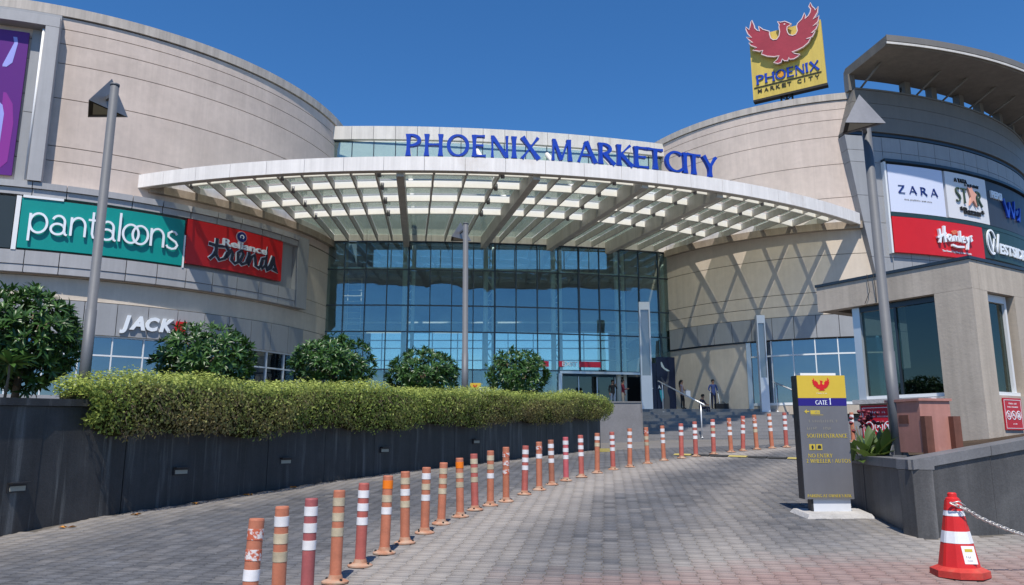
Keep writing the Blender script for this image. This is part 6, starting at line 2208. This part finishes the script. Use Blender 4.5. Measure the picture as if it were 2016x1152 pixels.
# ---------------------------------------------------------------- people
def person(label, loc, rz, H, J, cloth, hair=0.0, extra=None):
    """J: joint positions for a 1.7 m figure facing -Y. cloth: list of (test, material)."""
    k = H / 1.7
    t = thing("person", label, "person", loc, rz)
    names = list(J.keys())
    me = bpy.data.meshes.new("body")
    E_ = [("pelvis", "waist"), ("waist", "chest"), ("chest", "neck"), ("neck", "head"), ("head", "crown"), ("head", "nose"),
          ("chest", "shoulder_l"), ("shoulder_l", "elbow_l"), ("elbow_l", "wrist_l"), ("wrist_l", "hand_l"),
          ("chest", "shoulder_r"), ("shoulder_r", "elbow_r"), ("elbow_r", "wrist_r"), ("wrist_r", "hand_r"),
          ("pelvis", "hip_l"), ("hip_l", "knee_l"), ("knee_l", "ankle_l"), ("ankle_l", "toe_l"),
          ("pelvis", "hip_r"), ("hip_r", "knee_r"), ("knee_r", "ankle_r"), ("ankle_r", "toe_r")]
    RAD = dict(pelvis=.125, waist=.115, chest=.125, neck=.052, head=.088, crown=.082, nose=.022, shoulder=.062, elbow=.043, wrist=.03, hand=.036, hip=.088, knee=.06, ankle=.042, toe=.038)
    vi = {n_: i_ for i_, n_ in enumerate(names)}
    me.from_pydata([tuple(c_ * k for c_ in J[n_]) for n_ in names], [(vi[a_], vi[b_]) for a_, b_ in E_], [])
    ob = bpy.data.objects.new("body", me)
    COL.objects.link(ob)
    ob.modifiers.new("skin", 'SKIN')
    if not me.skin_vertices:
        raise RuntimeError("no skin layer")
    sv = me.skin_vertices[0].data
    for n_ in names:
        r_ = RAD[n_.split('_')[0]] * k
        fy = 0.78 if n_ in ("pelvis", "waist", "chest") else 1.0
        sv[vi[n_]].radius = (r_, r_ * fy)
        sv[vi[n_]].use_root = n_ == "pelvis"
    sub = ob.modifiers.new("sub", 'SUBSURF'); sub.levels = 2; sub.render_levels = 2
    bpy.context.view_layer.update()
    me2 = bpy.data.meshes.new_from_object(ob.evaluated_get(bpy.context.evaluated_depsgraph_get()))
    bpy.data.objects.remove(ob)
    me2.name = "body"
    me2.materials.clear()
    mats = []
    for _, mn in cloth:
        if mn not in mats: mats.append(mn)
    for mn in mats: me2.materials.append(MATS[mn])
    seg = []
    for a_, b_ in E_:
        seg.append((Vector(J[a_]) * k, Vector(J[b_]) * k, a_, b_))
    for p_ in me2.polygons:
        c_ = p_.center
        best, bd, bt = None, 9, 0
        for a_, b_, na, nb in seg:
            ab = b_ - a_
            tt = max(0, min(1, (c_ - a_).dot(ab) / max(1e-6, ab.length_squared)))
            dd = (c_ - a_ - ab * tt).length / RAD[nb.split('_')[0]]
            if dd < bd:
                best, bd, bt = (na.split('_')[0], nb.split('_')[0]), dd, tt
        for test, mn in cloth:
            if test(best, bt):
                p_.material_index = mats.index(mn)
                break
        p_.use_smooth = True
    b = link_mesh("body", me2, t)
    hd = Vector(J["head"]) * k; cr = Vector(J["crown"]) * k
    m2 = MB()
    m2.lathe([(0.001, .108), (.055, .098), (.088, .06), (.097, .01), (.092, -.045)], 14, (0, 0, 0))
    for q_ in range(len(m2.v)):
        x_, y_, z_ = m2.v[q_]
        if y_ < -.04 and z_ < 0.02: z_ = 0.03
        m2.v[q_] = (hd.x + x_ * k, hd.y + .012 + y_ * 1.08 * k, hd.z + .035 * k + z_ * k)
    if hair:
        n0 = len(m2.v)
        back = []
        m2.tube([(hd.x, hd.y + .05, hd.z + .05), (hd.x, hd.y + .085, hd.z - .06), (hd.x, hd.y + .10, hd.z - hair)], [.085 * k, .09 * k, .05 * k], 10)
    m2.build("hair", "hair_black", t, local=True)
    if extra: extra(t, k)
    return t


def stand(**kw):
    J = dict(pelvis=(0, 0, .93), waist=(0, 0, 1.08), chest=(0, .01, 1.30), neck=(0, .01, 1.46), head=(0, -.005, 1.57), crown=(0, 0, 1.63), nose=(0, -.10, 1.56),
             shoulder_l=(.17, .01, 1.38), elbow_l=(.22, .03, 1.12), wrist_l=(.21, -.06, .89), hand_l=(.20, -.09, .80),
             shoulder_r=(-.17, .01, 1.38), elbow_r=(-.22, .03, 1.12), wrist_r=(-.21, -.06, .89), hand_r=(-.20, -.09, .80),
             hip_l=(.09, 0, .88), knee_l=(.10, -.01, .48), ankle_l=(.10, .02, .08), toe_l=(.11, -.12, .04),
             hip_r=(-.09, 0, .88), knee_r=(-.10, -.01, .48), ankle_r=(-.10, .02, .08), toe_r=(-.11, -.12, .04))
    J.update(kw)
    return J


is_head = lambda s, t_: s in (("neck", "head"), ("head", "crown"), ("head", "nose")) or (s == ("chest", "neck") and t_ > .75)
is_hand = lambda s, t_: s == ("wrist", "hand") or (s == ("elbow", "wrist") and t_ > .8)
is_fore = lambda s, t_: s in (("wrist", "hand"), ("elbow", "wrist"))
is_arm = lambda s, t_: s in (("wrist", "hand"), ("elbow", "wrist"), ("shoulder", "elbow"))
is_leg = lambda s, t_: s[0] in ("hip", "knee") or s == ("pelvis", "hip")
is_shoe = lambda s, t_: s == ("ankle", "toe")
yes = lambda s, t_: True

person("person in dark shirt and pale jeans raising a hand by the open doors", (5.72, 43.6, PLAT), 0.3, 1.68,
       stand(elbow_l=(.21, -.14, 1.18), wrist_l=(.10, -.24, 1.38), hand_l=(.06, -.24, 1.47), head=(0, -.03, 1.57), nose=(0, -.12, 1.55)),
       [(is_head, "skin"), (is_hand, "skin"), (is_shoe, "cloth_black"), (is_leg, "cloth_jeans"), (yes, "cloth_black")])
person("person in maroon shirt and beige trousers standing by the open doors", (6.30, 43.5, PLAT), 1.2, 1.70,
       stand(elbow_r=(-.23, -.12, 1.12), wrist_r=(-.16, -.30, 1.14), hand_r=(-.15, -.38, 1.16)),
       [(is_head, "skin"), (is_hand, "skin"), (is_shoe, "cloth_black"), (is_leg, "cloth_beige"), (yes, "cloth_maroon")])


def bag(t, k):
    m2 = MB(); m2.box((.16, -.36, .98), (.22, .10, .30)); m2.build("white_bag", "cloth_white", t, local=True)
    m2 = MB(); m2.tube([(.10, -.34, 1.12), (.13, -.36, 1.22), (.22, -.36, 1.12)], .012, 6); m2.build("bag_handle", "cloth_white", t, local=True)


w_ = person("woman with long dark hair and sleeveless top holding a white bag", (9.55, 43.15, PLAT), 1.05, 1.64,
            stand(elbow_l=(.20, -.08, 1.12), wrist_l=(.14, -.24, 1.08), hand_l=(.13, -.30, 1.06), shoulder_l=(.145, .01, 1.37), shoulder_r=(-.145, .01, 1.37), knee_l=(.09, -.08, .48), ankle_l=(.10, -.06, .08), toe_l=(.11, -.20, .04)),
            [(is_head, "skin"), (is_arm, "skin"), (is_shoe, "cloth_black"), (lambda s, t_: s == ("pelvis", "hip") or (s == ("hip", "knee") and t_ < .12), "cloth_pinkgrey"), (is_leg, "cloth_black"), (yes, "cloth_pinkgrey")], hair=0.30)
bg_ = thing("carrier_bag", "white carrier bag held by the long-haired woman", "bag", (9.86, 42.97, PLAT + .80))
MB().box((9.86, 43.06, PLAT + .86), (.27, .14, .34), .3).build("bag_body", "cloth_white", bg_)
MB().tube([(9.80, 43.04, PLAT + 1.02), (9.85, 43.06, PLAT + 1.10), (9.92, 43.08, PLAT + 1.02)], .012, 6).build("bag_handle", "cloth_white", bg_)
person("person seated on the steps between the standing woman and the man in blue", (10.55, 42.95, PLAT - .38), 0.9, 1.68,
       stand(pelvis=(0, .05, .46), waist=(0, .02, .62), chest=(0, -.06, .84), neck=(0, -.10, .99), head=(0, -.14, 1.09), crown=(0, -.14, 1.15), nose=(0, -.23, 1.07),
             shoulder_l=(.17, -.06, .90), elbow_l=(.22, -.20, .68), wrist_l=(.12, -.38, .62), hand_l=(.06, -.44, .60), shoulder_r=(-.17, -.06, .90), elbow_r=(-.22, -.20, .68), wrist_r=(-.12, -.38, .62), hand_r=(-.06, -.44, .60),
             hip_l=(.10, 0, .44), knee_l=(.14, -.42, .50), ankle_l=(.12, -.46, .08), toe_l=(.13, -.60, .04), hip_r=(-.10, 0, .44), knee_r=(-.14, -.42, .50), ankle_r=(-.12, -.46, .08), toe_r=(-.13, -.60, .04)),
       [(is_head, "skin"), (is_hand, "skin"), (is_shoe, "cloth_black"), (is_leg, "cloth_navy"), (yes, "cloth_navy")])
person("man in blue shirt leaning on two white crutches before the beige wall", (11.35, 43.25, PLAT), 0.2, 1.68,
       stand(elbow_l=(.27, .05, 1.14), wrist_l=(.20, -.10, .98), hand_l=(.19, -.14, .94), elbow_r=(-.27, .05, 1.14), wrist_r=(-.20, -.10, .98), hand_r=(-.19, -.14, .94)),
       [(is_head, "skin"), (is_hand, "skin"), (is_shoe, "cloth_black"), (is_leg, "cloth_navy"), (yes, "cloth_blue")])
for s_, lab in ((-1, "white crutch held in the man's left-hand side as seen"), (1, "white crutch held in the man's right-hand side as seen")):
    ct = thing("crutch", lab, "crutch", (11.35 + s_ * .24, 43.05, PLAT))
    MB().tube([(11.35 + s_ * .30, 43.0, PLAT), (11.35 + s_ * .21, 43.1, PLAT + 1.02)], .022, 8).build("crutch_shaft", "white_paint", ct)
    MB().tube([(11.35 + s_ * .21, 43.02, PLAT + .96), (11.35 + s_ * .21, 43.2, PLAT + .96)], .02, 8).build("crutch_grip", "cloth_black", ct)
lug = thing("luggage_bag", "black travel bag on the platform by the man in blue", "bag", (11.75, 43.1, PLAT))
m_ = MB(); m_.box((11.72, 43.05, PLAT + .16), (.72, .34, .30)); m_.build("bag_body", "cloth_black", lug)
m_ = MB(); m_.tube([(11.5, 43.05, PLAT + .31), (11.6, 43.05, PLAT + .40), (11.84, 43.05, PLAT + .40), (11.94, 43.05, PLAT + .31)], .018, 6); m_.build("bag_handle", "cloth_black", lug)

# small bird sitting on the right parapet
bird = thing("perched_bird", "small dark bird on the grey parapet below the roof wing", "bird", (CG[0] + RG * math.cos(R_(-73.6)), CG[1] + RG * math.sin(R_(-73.6)), 21.22))
m_ = MB(); m_.tube([(0, .02, .10), (0, .0, .2), (0, -.02, .3), (.0, -.04, .38), (0, -.1, .40)], [.03, .075, .07, .045, .008], 8); m_.build("bird_body", "black_paint", bird, local=True)
m_ = MB(); m_.add([(-.03, .04, .14), (.03, .04, .14), (.02, .16, -.04), (-.02, .16, -.04)], [(0, 1, 2, 3)]); m_.tube([(.02, 0, 0), (.02, 0, .14)], .008, 5); m_.tube([(-.02, 0, 0), (-.02, 0, .14)], .008, 5); m_.build("tail_and_legs", "black_paint", bird, local=True)
